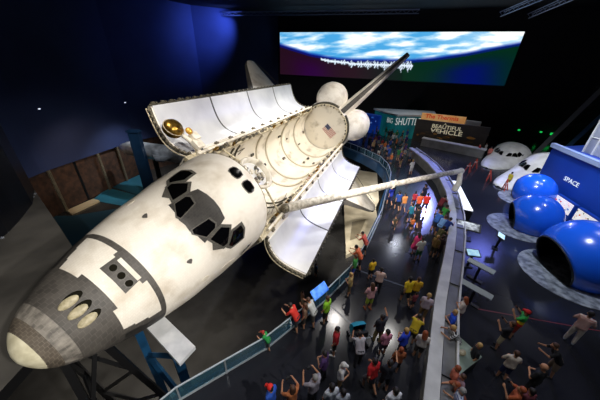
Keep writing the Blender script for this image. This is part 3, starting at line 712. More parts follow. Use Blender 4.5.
p = at(150, 190, 1.2); b = MB(); b.box((p.x, p.y, 5), (1.35, .7, 10)); b.box((p.x, p.y, .15), (1.8, 1.1, .3)); b.box((p.x, p.y, 9.8), (1.6, .9, .2)); tag(b.obj('blue_pillar', mat('pillar_blue', '#14324f', .45, .1, '#102a44', 1)), 'square blue pillar behind the open far door', 'pillar')
# pale platform on the lower floor, below the wing
pf = empty('display_platform', tuple(at(365, 210, 0)), 'worn cream platform on the lower floor under the right wing', 'platform')
for nm, pl, z, m in (('lower_panel', [(344, 205), (346, 255), (363, 247), (377, 217), (376, 207)], .5, mat('platform_cream', '#d2c6aa', .6, 0, '#a0947a', .5, .1, detail=8)), ('upper_panel', [(341, 172), (345, 204), (376, 206.5), (379, 200), (377, 173), (359, 170)], .7, mat('platform_pale', '#e8dfca', .6, 0, '#c4b99e', .4, .1, detail=8)), ('dark_inset', [(352, 222), (350, 240), (358, 238), (366, 219)], .53, mat('platform_inset', '#8d8168', .6, 0, '#6f6550', .6))):
    b = MB(); b.prism([(x-pf.location.x, y-pf.location.y) for x, y in P2(pl, z)], 0 if nm != 'dark_inset' else .45, z); b.obj(nm, m, pf)
# silver spacecraft at the far left
p0, p1 = at(120, 147, 6.4), at(188, 156, 6.4); ax = (p1-p0); L0 = ax.length
sv = empty('silver_spacecraft', tuple(p0+ax/2-Vector((0, 0, 1.3))), 'silver winged spacecraft model under the dark blue wall', 'spacecraft model')
b = MB(); b.lathe([(.05, 0), (.5, .4), (.95, 1.5), (1.15, 3), (1.15, L0-2), (.9, L0-.6), (.3, L0)], 20); Mx = basis(p0-sv.location, (0, 0, 1), ax.cross(Vector((0, 0, 1)))); me = b.mesh('hull', mat('hull_silver', '#c9cdd2', .3, .7, '#8f949a', 1.2), 'all'); me.transform(Mx @ Matrix(((0,0,-1,0),(0,1,0,0),(1,0,0,0),(0,0,0,1))).to_4x4() if False else basis(p0-sv.location, ax.cross(Vector((0,0,1))), (0,0,1)) @ Matrix.Rotation(math.pi, 4, 'Y') if False else Matrix.Translation(p0-sv.location) @ ax.to_track_quat('Z', 'Y').to_matrix().to_4x4())
o = bpy.data.objects.new('hull', me); COL.objects.link(o); o.parent = sv
tn = ax.normalized(); sd = tn.cross(Vector((0, 0, 1)))
for s_ in (1, -1):
    b = MB(); c0 = p0-sv.location+ax*.55; b.strip([[c0+sd*s_*.9, c0+ax*.3+sd*s_*.9], [c0+ax*.22+sd*s_*3, c0+ax*.32+sd*s_*3]]); b.strip([[c0+sd*s_*.9-Vector((0,0,.12)), c0+ax*.3+sd*s_*.9-Vector((0,0,.12))], [c0+ax*.22+sd*s_*3-Vector((0,0,.12)), c0+ax*.32+sd*s_*3-Vector((0,0,.12))]]); b.obj('wing', MATS['hull_silver'], sv)
b = MB(); b.box((0, 0, -2.2), (.5, .5, 4.4)); b.box((0, 0, -4.6), (1.6, 1.6, .8)); b.obj('stand', m_blk, sv)
# ================================================================== EXHIBITS ON THE UPPER FLOOR
def vpanel(a, c, z0, z1, th=.15):
    """prism for an upright panel between two plan points"""
    d = Vector((c[0]-a[0], c[1]-a[1], 0)).normalized(); n = Vector((-d.y, d.x, 0))*th
    return [(a[0], a[1]), (c[0], c[1]), (c[0]+n.x, c[1]+n.y), (a[0]+n.x, a[1]+n.y)]
def wtext(par, s, a, c, t, z, size, m, wx=1.0, nm='lettering', bold=0):
    a, c = Vector((a[0], a[1], 0)), Vector((c[0], c[1], 0)); d = (c-a).normalized(); n = Vector((d.y, -d.x, 0))
    p = a.lerp(c, t)+n*.03+Vector((0, 0, z))-par.location
    return text_obj(nm, s, size, basis(p, d, (0, 0, 1)), m, par, wx, bold)
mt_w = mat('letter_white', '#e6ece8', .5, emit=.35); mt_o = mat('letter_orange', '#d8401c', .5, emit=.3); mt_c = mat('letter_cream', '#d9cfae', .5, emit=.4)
# teal booth
bo = empty('teal_booth', (14.5, 40.7, D), 'teal exhibit booth with white lettering and pale roof edge at the back', 'booth')
A0, A1, A2 = (13.2, 43.0), (14.6, 40.9), (20.6, 41.6)
poly = [A0, A1, A2, (22, 45.5), (12.5, 46.5)]
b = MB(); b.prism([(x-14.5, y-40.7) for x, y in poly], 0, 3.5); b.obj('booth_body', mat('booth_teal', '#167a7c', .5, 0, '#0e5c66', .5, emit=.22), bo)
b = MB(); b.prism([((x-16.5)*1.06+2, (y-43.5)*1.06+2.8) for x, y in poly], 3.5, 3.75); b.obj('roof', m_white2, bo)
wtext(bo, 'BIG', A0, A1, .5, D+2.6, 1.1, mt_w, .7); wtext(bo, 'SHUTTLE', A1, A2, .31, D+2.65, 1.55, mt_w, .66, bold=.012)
def mural(par, a, c, t0, t1, z0, z1, cols, seed, nm='mural', nn=26, emit=.25):
    """irregular coloured patches of a printed picture"""
    r = random.Random(seed); a, c = Vector((a[0], a[1], 0)), Vector((c[0], c[1], 0)); d = (c-a).normalized(); n = Vector((d.y, -d.x, 0)); L_ = (c-a).length
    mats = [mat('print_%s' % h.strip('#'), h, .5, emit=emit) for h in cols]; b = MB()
    M_ = basis(a+n*.02-par.location, d, (0, 0, 1)); b.add([M_ @ Vector((t0*L_, z0, 0)), M_ @ Vector((t1*L_, z0, 0)), M_ @ Vector((t1*L_, z1, 0)), M_ @ Vector((t0*L_, z1, 0))], [(0, 1, 2, 3)], 0)
    for k in range(nn):
        w, h = r.uniform(.04, .16)*(t1-t0)*L_, r.uniform(.08, .25)*(z1-z0); x = r.uniform(t0*L_, t1*L_-w); y = r.uniform(z0, z1-h); N_ = 7
        vs = [M_ @ Vector((x+w/2+w/2*math.cos(6.283*i/N_)*r.uniform(.7, 1), y+h/2+h/2*math.sin(6.283*i/N_)*r.uniform(.7, 1), .004+k*.0008)) for i in range(N_)]
        b.add(vs, [tuple(range(N_))], 1+k % (len(cols)-1))
    return b.obj(nm, mats, par, fix=False)
mural(bo, A1, A2, .55, .98, D+.3, D+2.0, ['#c9b99a', '#7b5a3a', '#e8e0cc', '#9c3a2a', '#d8c9a0'], 2)
# blue booth at its left
bb = empty('blue_booth', (10, 45, D), 'bright blue exhibit wall left of the teal booth', 'booth')
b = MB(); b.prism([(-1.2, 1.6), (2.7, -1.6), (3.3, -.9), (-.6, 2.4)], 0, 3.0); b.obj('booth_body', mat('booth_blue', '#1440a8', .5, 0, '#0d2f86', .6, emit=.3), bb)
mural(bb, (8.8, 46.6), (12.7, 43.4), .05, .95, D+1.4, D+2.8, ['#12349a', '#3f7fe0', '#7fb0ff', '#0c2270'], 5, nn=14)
# orange sign
og = empty('orange_sign', (20, 40.2, D), 'orange lettered cream sign rising above the dark vehicle panel', 'sign')
a, c = (18.3, 41.0), (23.6, 38.3)
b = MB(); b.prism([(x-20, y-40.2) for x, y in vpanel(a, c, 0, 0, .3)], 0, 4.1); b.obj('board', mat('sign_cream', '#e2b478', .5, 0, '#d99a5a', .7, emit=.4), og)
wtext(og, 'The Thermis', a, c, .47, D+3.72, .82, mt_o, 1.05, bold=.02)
b = MB(); b.prism([(x-20, y-40.2) for x, y in [(23.7, 38.3), (25.3, 37.3), (25.5, 37.7), (23.9, 38.7)]], 0, 3.7); b.obj('white_end_panel', m_white2, og)
# dark vehicle panel
vp = empty('vehicle_sign_panel', (21, 37.6, D), 'long dark sign panel with pale lettering about a beautiful vehicle', 'sign')
a, c = (17.2, 39.9), (25.4, 35.2)
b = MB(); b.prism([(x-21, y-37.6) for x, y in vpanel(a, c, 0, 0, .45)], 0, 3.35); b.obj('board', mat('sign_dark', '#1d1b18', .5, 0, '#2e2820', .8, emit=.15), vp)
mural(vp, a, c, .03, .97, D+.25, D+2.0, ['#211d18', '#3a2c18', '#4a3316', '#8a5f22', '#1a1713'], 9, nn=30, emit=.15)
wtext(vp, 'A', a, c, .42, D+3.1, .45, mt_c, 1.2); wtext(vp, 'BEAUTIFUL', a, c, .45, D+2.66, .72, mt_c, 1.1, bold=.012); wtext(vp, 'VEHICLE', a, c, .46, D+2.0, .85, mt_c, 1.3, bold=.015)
lg = empty('grey_display_bench', (20.5, 35.4, D), 'low pale grey bench wall in front of the dark vehicle sign', 'display bench')
a, c = (17.6, 37.4), (23.6, 32.3)
b = MB(); b.prism([(x-20.5, y-35.4) for x, y in vpanel(a, c, 0, 0, .9)], 0, 1.05); b.obj('bench_body', m_parag, lg)
b = MB(); b.prism([(x-20.5, y-35.4) for x, y in vpanel((a[0]-.1, a[1]), (c[0]+.1, c[1]-.1), 0, 0, 1.0)], 1.05, 1.15); b.obj('bench_top', m_parap, lg)
# ------------------------------------------------------------------ two white cockpit trainers
def trainer(loc, rz, sc, label, opened, zk=1):
    t = empty('cockpit_trainer', loc, label, 'cockpit trainer', None, rz)
    def T(X, y, z): return Vector(((X-400)*IN*sc, y*IN*sc, max(0, (z-345))*IN*sc*zk*(.5+.33*min(1, max(0, (X-400)/150)))+.02))
    XX = [241, 243, 247, 254, 264, 280, 300, 325, 350, 378, 400, 420, 437, 447, 456, 466, 476, 488, 500, 515, 530, 545, 560]
    rows = []
    for x in XX:
        s = section(x, 48); rows.append([T(*p) for p in s[36:]+s[:13]])
    b = MB(); b.strip(rows); b.add(rows[-1], [tuple(range(len(rows[-1])))]); b.obj('white_shell', mat('trainer_white', '#e4e2dc', .45, 0, '#cdcac2', 1.2), t, True)
    def win(poly, nm, m, off):
        bm = MB(); c_ = Vector((0, 0, 0))
        pts = [T(*p)+Vector((-off, 0, off)) for p in poly]; lo = [p-Vector((-.05, 0, .12)) for p in pts]; n = len(pts)
        bm.add(pts+lo, [tuple(range(n)), tuple(range(2*n-1, n-1, -1))]+[(i, (i+1) % n, n+(i+1) % n, n+i) for i in range(n)]); return bm.obj(nm, m, t)
    for w in (W1, W2, W3):
        for q in (w, mir(w)): f = win(grow(q, 1.2), 'cockpit_window', m_frame, .03); 
        for q in (w, mir(w)): win(q, 'window_pane', m_glass, .05)
    rows = [[T(562, p[1]*k, 364+(p[2]-364)*k) for p in section(560, 48)[36:]+section(560, 48)[:13]] for k in (1.04, 1.04, .98)]
    for p in rows[1]: p.x += .25
    b = MB(); b.strip(rows); b.obj('rear_rim', m_white2, t)
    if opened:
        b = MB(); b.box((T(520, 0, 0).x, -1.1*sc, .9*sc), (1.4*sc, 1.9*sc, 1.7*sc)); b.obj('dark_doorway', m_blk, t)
    return t
pB = at(519, 183, D); trainer((pB.x, pB.y, D), math.atan2(3.0, 7.2), .82, 'white cockpit trainer beside the blue building, nearer of the pair', False, 1.0)
pA = at(498, 164, D); trainer((pA.x, pA.y, D), math.atan2(4.6, 6.6), .76, 'white cockpit trainer with dark doorway, farther of the pair', True, .85)
# red barrier stands
m_red = mat('barrier_red', '#b8402c', .5)
for k, (u, v) in enumerate([(467, 172), (474, 168), (487, 180), (503, 190)]):
    p = at(u, v, D); e = empty('barrier_stand', (p.x, p.y, D), ['red barrier stand at the tip of the farther white trainer', 'red barrier stand beside the visitors at the farther trainer', 'red barrier stand between the two white trainers', 'red barrier stand at the nose of the nearer white trainer'][k], 'barrier', None, .4*k)
    b = MB(); b.tube([(-.35, 0, 0), (0, 0, 1.15), (.35, 0, 0)], .05, 6); b.obj('a_frame', m_red, e)
    b = MB(); b.tube([(0, -.35, 0), (0, 0, 1.1)], .05, 6); b.obj('rear_leg', m_red, e); b = MB(); b.box((0, 0, .75), (.5, .04, .14)); b.obj('cross_board', m_white2, e)
# ------------------------------------------------------------------ blue building
m_bblue = mat('building_blue', '#103c9c', .45, 0, '#0c3186', .3)
sp = empty('blue_building', (27, 22, D), 'royal blue exhibit building with small white lettering at the right edge', 'building')
q1, q2 = at(553, 147, D+4.3), at(600, 167, D+4.3); dd = (q2-q1).normalized(); q2 = q1+dd*13; fa, fb = (q1.x, q1.y), (q2.x, q2.y)
b = MB(); b.prism([(x-27, y-22) for x, y in [fa, fb, (40, 9), (41, 28)]], 0, 4.3); b.obj('building_body', m_bblue, sp)
b = MB(); b.prism([(x-27, y-22) for x, y in [(fa[0]-.2, fa[1]+.1), (fb[0]-.2, fb[1]), (fb[0]+.2, fb[1]), (fa[0]+.2, fa[1]+.1)]], 4.3, 4.65); b.obj('parapet_rim', mat('rim_pale', '#8f9fc0', .5), sp)
b = MB(); b.prism([(x-27, y-22) for x, y in [(fa[0]+1.6, fa[1]-1.2), (fa[0]+1.0, fa[1]-8), (38, fa[1]-9), (39, fa[1]-1)]], 4.3, 9.2); b.obj('upper_screen_box', mat('box_grey', '#a8adba', .6, 0, '#7a8092', .5), sp)
for k in range(9):
    q = Vector((fa[0]+1.6, fa[1]-1.2, 0)).lerp(Vector((fa[0]+1.0, fa[1]-8, 0)), k/8); b = MB(); b.box((q.x-27-.05, q.y-22, 6.75), (.1, .12, 4.9)); b.obj('mullion', m_white2, sp)
for k in range(3):
    b = MB(); z_ = 5.6+k*1.6; b.tube([(fa[0]+1.6-27-.06, fa[1]-1.2-22, z_), (fa[0]+1-27-.06, fa[1]-8-22, z_)], .05, 4); b.obj('crossbar', m_white2, sp)
wtext(sp, 'SPACE', fa, fb, .285, D+2.45, .5, mt_w, 1.15)
# tilted poster row at its foot
for k in range(3):
    t0 = .10+k*.185; a = Vector((fa[0], fa[1], 0)).lerp(Vector((fb[0], fb[1], 0)), t0)+Vector((-.55, .1, 0)); c = Vector((fa[0], fa[1], 0)).lerp(Vector((fb[0], fb[1], 0)), t0+.165)+Vector((-.55, .1, 0))
    e = empty('poster_panel', (a.x, a.y, D), ['lit poster with yellow and dark shapes, farthest of the row under the blue wall', 'lit poster with a red bordered picture, middle of the row under the blue wall', 'lit poster with dark and orange pictures, nearest of the row under the blue wall'][k], 'poster')
    b = MB(); b.prism([(x-a.x, y-a.y) for x, y in vpanel((a.x, a.y), (c.x, c.y), 0, 0, .3)], 0, 1.35); b.obj('frame', m_bblue, e)
    mural(e, (a.x, a.y), (c.x, c.y), .04, .96, D+.35, D+1.28, [['#e9e4d0', '#3a4430', '#d0c060', '#303030', '#f0f0e8'], ['#e8e0e0', '#c04050', '#f4f0f0', '#7090c0', '#d8a0a8'], ['#ece6da', '#3a2a22', '#c06030', '#8a8a80', '#f2f2ee']][k], 30+k, 'picture', 22, .5)
# gantry beams beside the building
ga = empty('dark_gantry', (31, 31, D), 'tall dark leaning gantry with one blue beam behind the blue building', 'gantry')
for dx, nm, m, r in ((0, 'grey_beam', mat('beam_grey', '#4a4d4e', .5), .35), (2.3, 'blue_beam', m_bluesteel, .3)):
    b = MB(); b.tube([(-1+dx, 1.5-dx*.3, 0), (3.2+dx, .5-dx*.3, 10.5)], r, 4); b.obj(nm, m, ga)
for k in range(4):
    b = MB(); z_ = 2+k*2.3; b.tube([(-1+.4*z_, 1.4, z_), (1.3+.4*z_, .7, z_+.8)], .1, 4); b.obj('rung', m_blk, ga)
# ------------------------------------------------------------------ blue domes on moon floor
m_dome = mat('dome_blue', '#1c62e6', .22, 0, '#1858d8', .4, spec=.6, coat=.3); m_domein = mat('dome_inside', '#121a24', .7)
m_moon = mat('moon_floor', '#9ea3ad', .5, 0, '#4d525c', 2.6, .4, detail=12, ramp=(.36, .62))
def circ3(pts):
    (x1, y1), (x2, y2), (x3, y3) = pts; d_ = 2*(x1*(y2-y3)+x2*(y3-y1)+x3*(y1-y2)); s1, s2, s3 = x1*x1+y1*y1, x2*x2+y2*y2, x3*x3+y3*y3
    c = Vector(((s1*(y2-y3)+s2*(y3-y1)+s3*(y1-y2))/d_, (s1*(x3-x2)+s2*(x1-x3)+s3*(x2-x1))/d_)); return c, (c-Vector((x1, y1))).length
def dome(u, v, r, di, label, half, disc):
    c = at(u, v, D+r*.62); e = empty('blue_dome', (c.x, c.y, D), label, 'dome')
    di = Vector(di).normalized(); q = di.to_track_quat('Z', 'Y').to_matrix().to_4x4(); b = MB(); b2 = MB()
    a0 = half; pr = [(r*math.sin(a0+(math.pi-a0)*i/30), r*math.cos(a0+(math.pi-a0)*i/30)) for i in range(31)]
    Mx = Matrix.Translation((0, 0, r*.62)) @ q
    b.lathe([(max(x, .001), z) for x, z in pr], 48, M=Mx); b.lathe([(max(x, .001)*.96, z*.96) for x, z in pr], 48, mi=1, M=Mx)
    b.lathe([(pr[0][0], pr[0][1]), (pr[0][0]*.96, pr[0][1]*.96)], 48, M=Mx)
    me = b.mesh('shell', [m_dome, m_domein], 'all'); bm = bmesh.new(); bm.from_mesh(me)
    geo = bm.verts[:]+bm.edges[:]+bm.faces[:]; bmesh.ops.bisect_plane(bm, geom=geo, plane_co=(0, 0, .0), plane_no=(0, 0, 1), clear_inner=True); bm.to_mesh(me); bm.free()
    o = bpy.data.objects.new('shell', me); COL.objects.link(o); o.parent = e
    b = MB(); b.tube([Mx @ Vector((pr[0][0]*.985*math.cos(t), pr[0][0]*.985*math.sin(t), pr[0][1]*.985)) for t in [6.2832*i/48 for i in range(49)]], .05, 6); me2 = b.mesh('opening_rim', m_blk, 'all'); bm = bmesh.new(); bm.from_mesh(me2); bmesh.ops.bisect_plane(bm, geom=bm.verts[:]+bm.edges[:]+bm.faces[:], plane_co=(0, 0, .0), plane_no=(0, 0, 1), clear_inner=True); bm.to_mesh(me2); bm.free()
    o = bpy.data.objects.new('opening_rim', me2); COL.objects.link(o); o.parent = e
    cc, R = circ3([at(q[0], q[1], D)[:2] for q in [(500, 200), (520, 240), (560, 279)]]); R = disc[0][2] if len(disc[0]) > 2 else min(R, 3.2); cc = Vector((c.x+disc[0][0], c.y+disc[0][1])) if len(disc[0]) > 2 else cc; p = Vector((cc.x-c.x, cc.y-c.y, 0)); b = MB(); b.lathe([(.01, .03), (R, .03), (R, 0)], 48, M=Matrix.Translation(p)); b.obj('moon_disc', m_moon, e, label='grey cratered floor disc spreading from the dome')
dome(534, 191, 1.55, (-.6, .8, -.1), 'glossy blue dome nearest the white trainers, farthest of three', R_(30), [(-.5, .1, 1.9)])
dome(534, 216, 1.62, (-1, .5, -.3), 'glossy blue dome with a narrow side opening, middle of three', R_(38), [(-.8, 0, 1.95)])
dome(584, 256, 2.05, (-1.2, .15, -.5), 'glossy blue dome with a wide dark opening, nearest of three', R_(45), [(-.45, -.3, 2.4)])
# ------------------------------------------------------------------ reading tables and kiosks
def px(u, v, z): return at(u, v, z)
t = empty('lit_display_table', (13.6, 19.5, D), 'long brightly lit white display table outside the curved wall', 'display table', None)
b = MB(); q = [(14.25, 22.35), (14.85, 22.2), (13.05, 16.65), (12.45, 16.9)]; b.prism([(x-13.6, y-19.5) for x, y in q], 0, .9); b.obj('cabinet', m_blk, t)
b = MB(); b.prism([(x-13.6, y-19.5) for x, y in q], .9, .96); b.obj('lit_top', mat('light_panel', '#eef2f4', .4, emit=1.1), t)
def kiosk(u, v, w, d, rz, label, lit, h=1.0):
    p = at(u, v, D+h); e = empty('information_kiosk', (p.x, p.y, D), label, 'kiosk', None, rz)
    b = MB(); b.box((0, 0, .03), (w*.6, d*.7, .06)); b.obj('base', m_blk, e); b = MB(); b.tube([(0, 0, .05), (0, -.05, h-.1)], .07, 8); b.obj('post', m_blk, e)
    Mx = Matrix.Translation((0, 0, h)) @ Matrix.Rotation(.35, 4, 'X'); b = MB(); b.box((0, 0, 0), (w, d, .08), M=Mx); b.obj('tray', m_steel if lit == 0 else m_blk, e)
    if lit: b = MB(); b.box((0, 0, .045), (w*.86, d*.82, .012), M=Mx); b.obj('screen', mat('kiosk_screen_%d' % lit, ['#cfe4ee', '#cfd3d8', '#a8cfe0'][lit-1], .3, 0, ['#8fc0d8', '#3a3f48', '#5f9fc0'][lit-1], 3, emit=.8), e)
    return e
kiosk(468, 226, 1.5, .75, -.5, 'patterned lit kiosk panel just below the long lit table', 2)
kiosk(501, 236, .7, .5, .9, 'small kiosk standing alone left of the middle blue dome', 1)
kiosk(473, 253, .75, .5, -.15, 'small kiosk with pale blue lit screen beside the curved wall', 3)
kiosk(481, 266, 1.3, .3, -.9, 'narrow steel reading rail just below the blue lit kiosk', 0)
kiosk(476, 289, 1.4, .3, -.85, 'narrow steel reading rail nearest the standing visitors', 0)
p = at(460, 355, D+.9); e = empty('glass_display_case', (p.x, p.y, D), 'softly lit grey green display case against the curved wall', 'display case', None, .5)
b = MB(); b.box((0, 0, .42), (1.3, .8, .84)); b.obj('cabinet', m_blk, e); b = MB(); b.box((0, 0, .88), (1.35, .85, .08)); b.obj('lit_top', mat('case_top', '#8c9a8e', .3, 0, '#5a665e', 1.5, emit=.12), e)
b = MB(); b.ball((.1, 0, .98), (.16, .12, .08), 10, 6); b.obj('exhibit_model', m_scoop, e)
# blue sign on the rail
a, c = at(310, 294, D+1.1), at(324, 283, D+1.1); e = empty('rail_sign', (a.x, a.y, D), 'bright blue sign panel fixed on the glass railing', 'sign')
d_ = (c-a); d_.z = 0; n_ = Vector((d_.y, -d_.x, 0)).normalized()*.32
b = MB(); v4 = [Vector((0, 0, 1.25)), d_+Vector((0, 0, 1.25)), d_+n_+Vector((0, 0, .95)), n_+Vector((0, 0, .95))]; b.add(v4+[p-Vector((0, 0, .06)) for p in v4], [(0, 1, 2, 3), (7, 6, 5, 4), (0, 4, 5, 1), (1, 5, 6, 2), (2, 6, 7, 3), (3, 7, 4, 0)]); b.obj('panel', mat('sign_blue', '#2a6ae0', .4, 0, '#5f9cf5', 4, emit=.45), e)
b = MB(); b.tube([(d_*.5+n_*.5), d_*.5+n_*.5+Vector((0, 0, 1.05))], .04, 6); b.obj('post', m_steel, e)
# floor tape line
a, c = at(478, 309, D), at(600, 331, D); d_ = (c-a).normalized()*.03; b = MB(); b.prism([(a.x-d_.y, a.y+d_.x), (c.x-d_.y, c.y+d_.x), (c.x+d_.y, c.y-d_.x), (a.x+d_.y, a.y-d_.x)], D, D+.006); struct(b.obj('trim_6', mat('tape_red', '#6a1420', .5)))
a, c = at(352, 268, D), at(420, 292, D); a2, c2 = at(325, 301, D), at(362, 333, D)
for i, (a, c) in enumerate(((a, c), (a2, c2))):
    d_ = (c-a).normalized()*.05; b = MB(); b.prism([(a.x-d_.y, a.y+d_.x), (c.x-d_.y, c.y+d_.x), (c.x+d_.y, c.y-d_.x), (a.x+d_.y, a.y-d_.x)], D, D+.006); struct(b.obj('trim_%d' % (7+i), mat('inlay_grey', '#3f4650', .25)))
# ceiling truss and lamps
def rigtruss(p0, p1, label):
    p0, p1 = Vector(p0), Vector(p1); e = empty('lighting_truss', tuple(p0), label, 'truss'); d_ = p1-p0; s = Vector((-d_.y, d_.x, 0)).normalized()*.5
    for o_ in (Vector((0, 0, 0)), s, s*.5-Vector((0, 0, .5))): b = MB(); b.tube([o_, d_+o_], .06, 6); b.obj('chord', m_trs, e)
    n = int(d_.length/1.2)
    for k in range(n):
        b = MB(); b.tube([d_*k/n, d_*(k+.5)/n+s*.5-Vector((0, 0, .5)), d_*(k+1)/n+s], .03, 5); b.obj('lacing', m_trs, e)
m_trs = mat('truss_metal', '#8d96b4', .4, .6)
def atz(u, v, z):   # above the horizon
    return at(u, v, z)
rigtruss(atz(500, 12, 25.5), atz(560, -14, 25.5), 'metal lighting truss at the top right, left one of two'); rigtruss(atz(528, 14, 25.5), atz(590, -14, 25.5), 'metal lighting truss at the top right, right one of two')
rigtruss(atz(222, 12, 25.9), atz(420, 9, 25.9), 'long thin ceiling pipe truss above the left end of the screen')
for k, (u, v) in enumerate([(42, 109), (110, 102), (153, 65)]):
    r = ray(u, v); s = -29.6/r.x; p = Vector((-29.9+.3*k*0, r.y*s, CAMZ+r.z*s)); b = MB(); b.box((p.x if p.y < 30 else p.x+(p.y-28.5)*.19+.25, p.y, p.z), (.12, .2, .12)); tag(b.obj('wall_fitting', mat('fitting_lamp', '#dfe6ff', .4, emit=.9)), ['tiny pale fitting low on the dark blue wall at far left', 'tiny pale fitting on the dark blue wall, middle of three', 'tiny pale fitting high on the dark blue wall, nearest the open door'][k], 'fitting')
for k, (u, v) in enumerate([(519, 130), (541, 132), (553, 134)]):
    r = ray(u, v).normalized(); nn_ = Vector((3.8, 10.2, 0)).normalized(); p = Vector((0, 0, CAMZ))+r*(nn_.dot(Vector((33.8, 46.25, 0)))/nn_.dot(r)-.6); b = MB(); b.box(tuple(p), (.28, .2, .2) if k < 2 else (.7, .3, .35)); tag(b.obj('exit_lamp', mat('lamp_green', '#1fd05a', .4, emit=.9)), ['small green lamp in the dark, left of three', 'small green lamp in the dark, middle of three', 'larger green lamp beside the leaning gantry'][k], 'lamp')
# ================================================================== PEOPLE
def caps(segs, rings=10):
    b = MB()
    for a, c, ra, rc in segs:
        a, c = Vector(a), Vector(c); d = c-a; L_ = max(d.length, 1e-4); t = d/L_; pts, rr = [], []
        for k in range(5): q = math.pi/2*k/4; pts.append(a-t*ra*math.cos(q)); rr.append(max(ra*math.sin(q), .0015))
        for k in range(1, 4): pts.append(a+d*k/4); rr.append(ra+(rc-ra)*k/4)
        for k in range(5): q = math.pi/2*k/4; pts.append(c+t*rc*math.sin(q)); rr.append(max(rc*math.cos(q), .0015))
        b.tube(pts, rr, rings)
    return b
def fuse(b, name, voxel, smooth=2, m=None):
    me = bpy.data.meshes.new(name); me.from_pydata(b.v, [], b.f); o = bpy.data.objects.new(name, me); COL.objects.link(o)
    r = o.modifiers.new('r', 'REMESH'); r.mode = 'VOXEL'; r.voxel_size = voxel
    if smooth: s = o.modifiers.new('s', 'SMOOTH'); s.factor = .5; s.iterations = smooth
    dg = bpy.context.evaluated_depsgraph_get(); me2 = bpy.data.meshes.new_from_object(o.evaluated_get(dg)); me2.name = name
    bpy.data.objects.remove(o); bpy.data.meshes.remove(me)
    me2.polygons.foreach_set('use_smooth', [True]*len(me2.polygons)); me2.materials.clear(); me2.materials.append(m or MATS['booth_white']); return me2
def lp(a, c, t): return tuple(a[i]+(c[i]-a[i])*t for i in range(3))
# pose: lean (radians forward), arms {side: (elbow, wrist)} relative to shoulder, legs {side: (knee, ankle)}, head pitch
POSES = {
 'stand': dict(lean=0, arms=[((-.05, .0, -.27), (-.03, .08, -.50)), ((.05, .0, -.27), (.03, .08, -.50))], legs=[((-.10, .03, .48), (-.11, 0, .08)), ((.10, .03, .48), (.11, 0, .08))], hp=.15),
 'walk': dict(lean=.06, arms=[((-.06, -.12, -.25), (-.04, -.10, -.49)), ((.06, .12, -.24), (.02, .30, -.38))], legs=[((-.10, .18, .50), (-.10, .16, .08)), ((.10, -.02, .47), (.10, -.26, .13))], hp=.1),
 'photo': dict(lean=-.03, arms=[((-.12, .18, -.16), (-.02, .34, .04)), ((.12, .18, -.16), (.02, .34, .04))], legs=[((-.12, .03, .48), (-.14, 0, .08)), ((.12, .03, .48), (.14, 0, .08))], hp=-.1),
 'lean': dict(lean=.5, arms=[((-.06, .16, -.20), (.02, .36, -.14)), ((.06, .16, -.20), (-.02, .36, -.14))], legs=[((-.10, -.02, .48), (-.11, -.08, .08)), ((.10, .05, .48), (.11, .02, .08))], hp=.0),
 'folded': dict(lean=.05, arms=[((-.10, .05, -.26), (.10, .22, -.22)), ((.10, .05, -.26), (-.10, .22, -.26))], legs=[((-.11, .03, .48), (-.13, .02, .08)), ((.11, .02, .48), (.12, -.03, .08))], hp=.2),
 'point': dict(lean=.05, arms=[((-.05, .0, -.27), (-.02, .1, -.49)), ((.16, .20, -.06), (.20, .46, .02))], legs=[((-.11, .05, .48), (-.12, .05, .08)), ((.11, 0, .48), (.12, -.05, .08))], hp=.0),
}
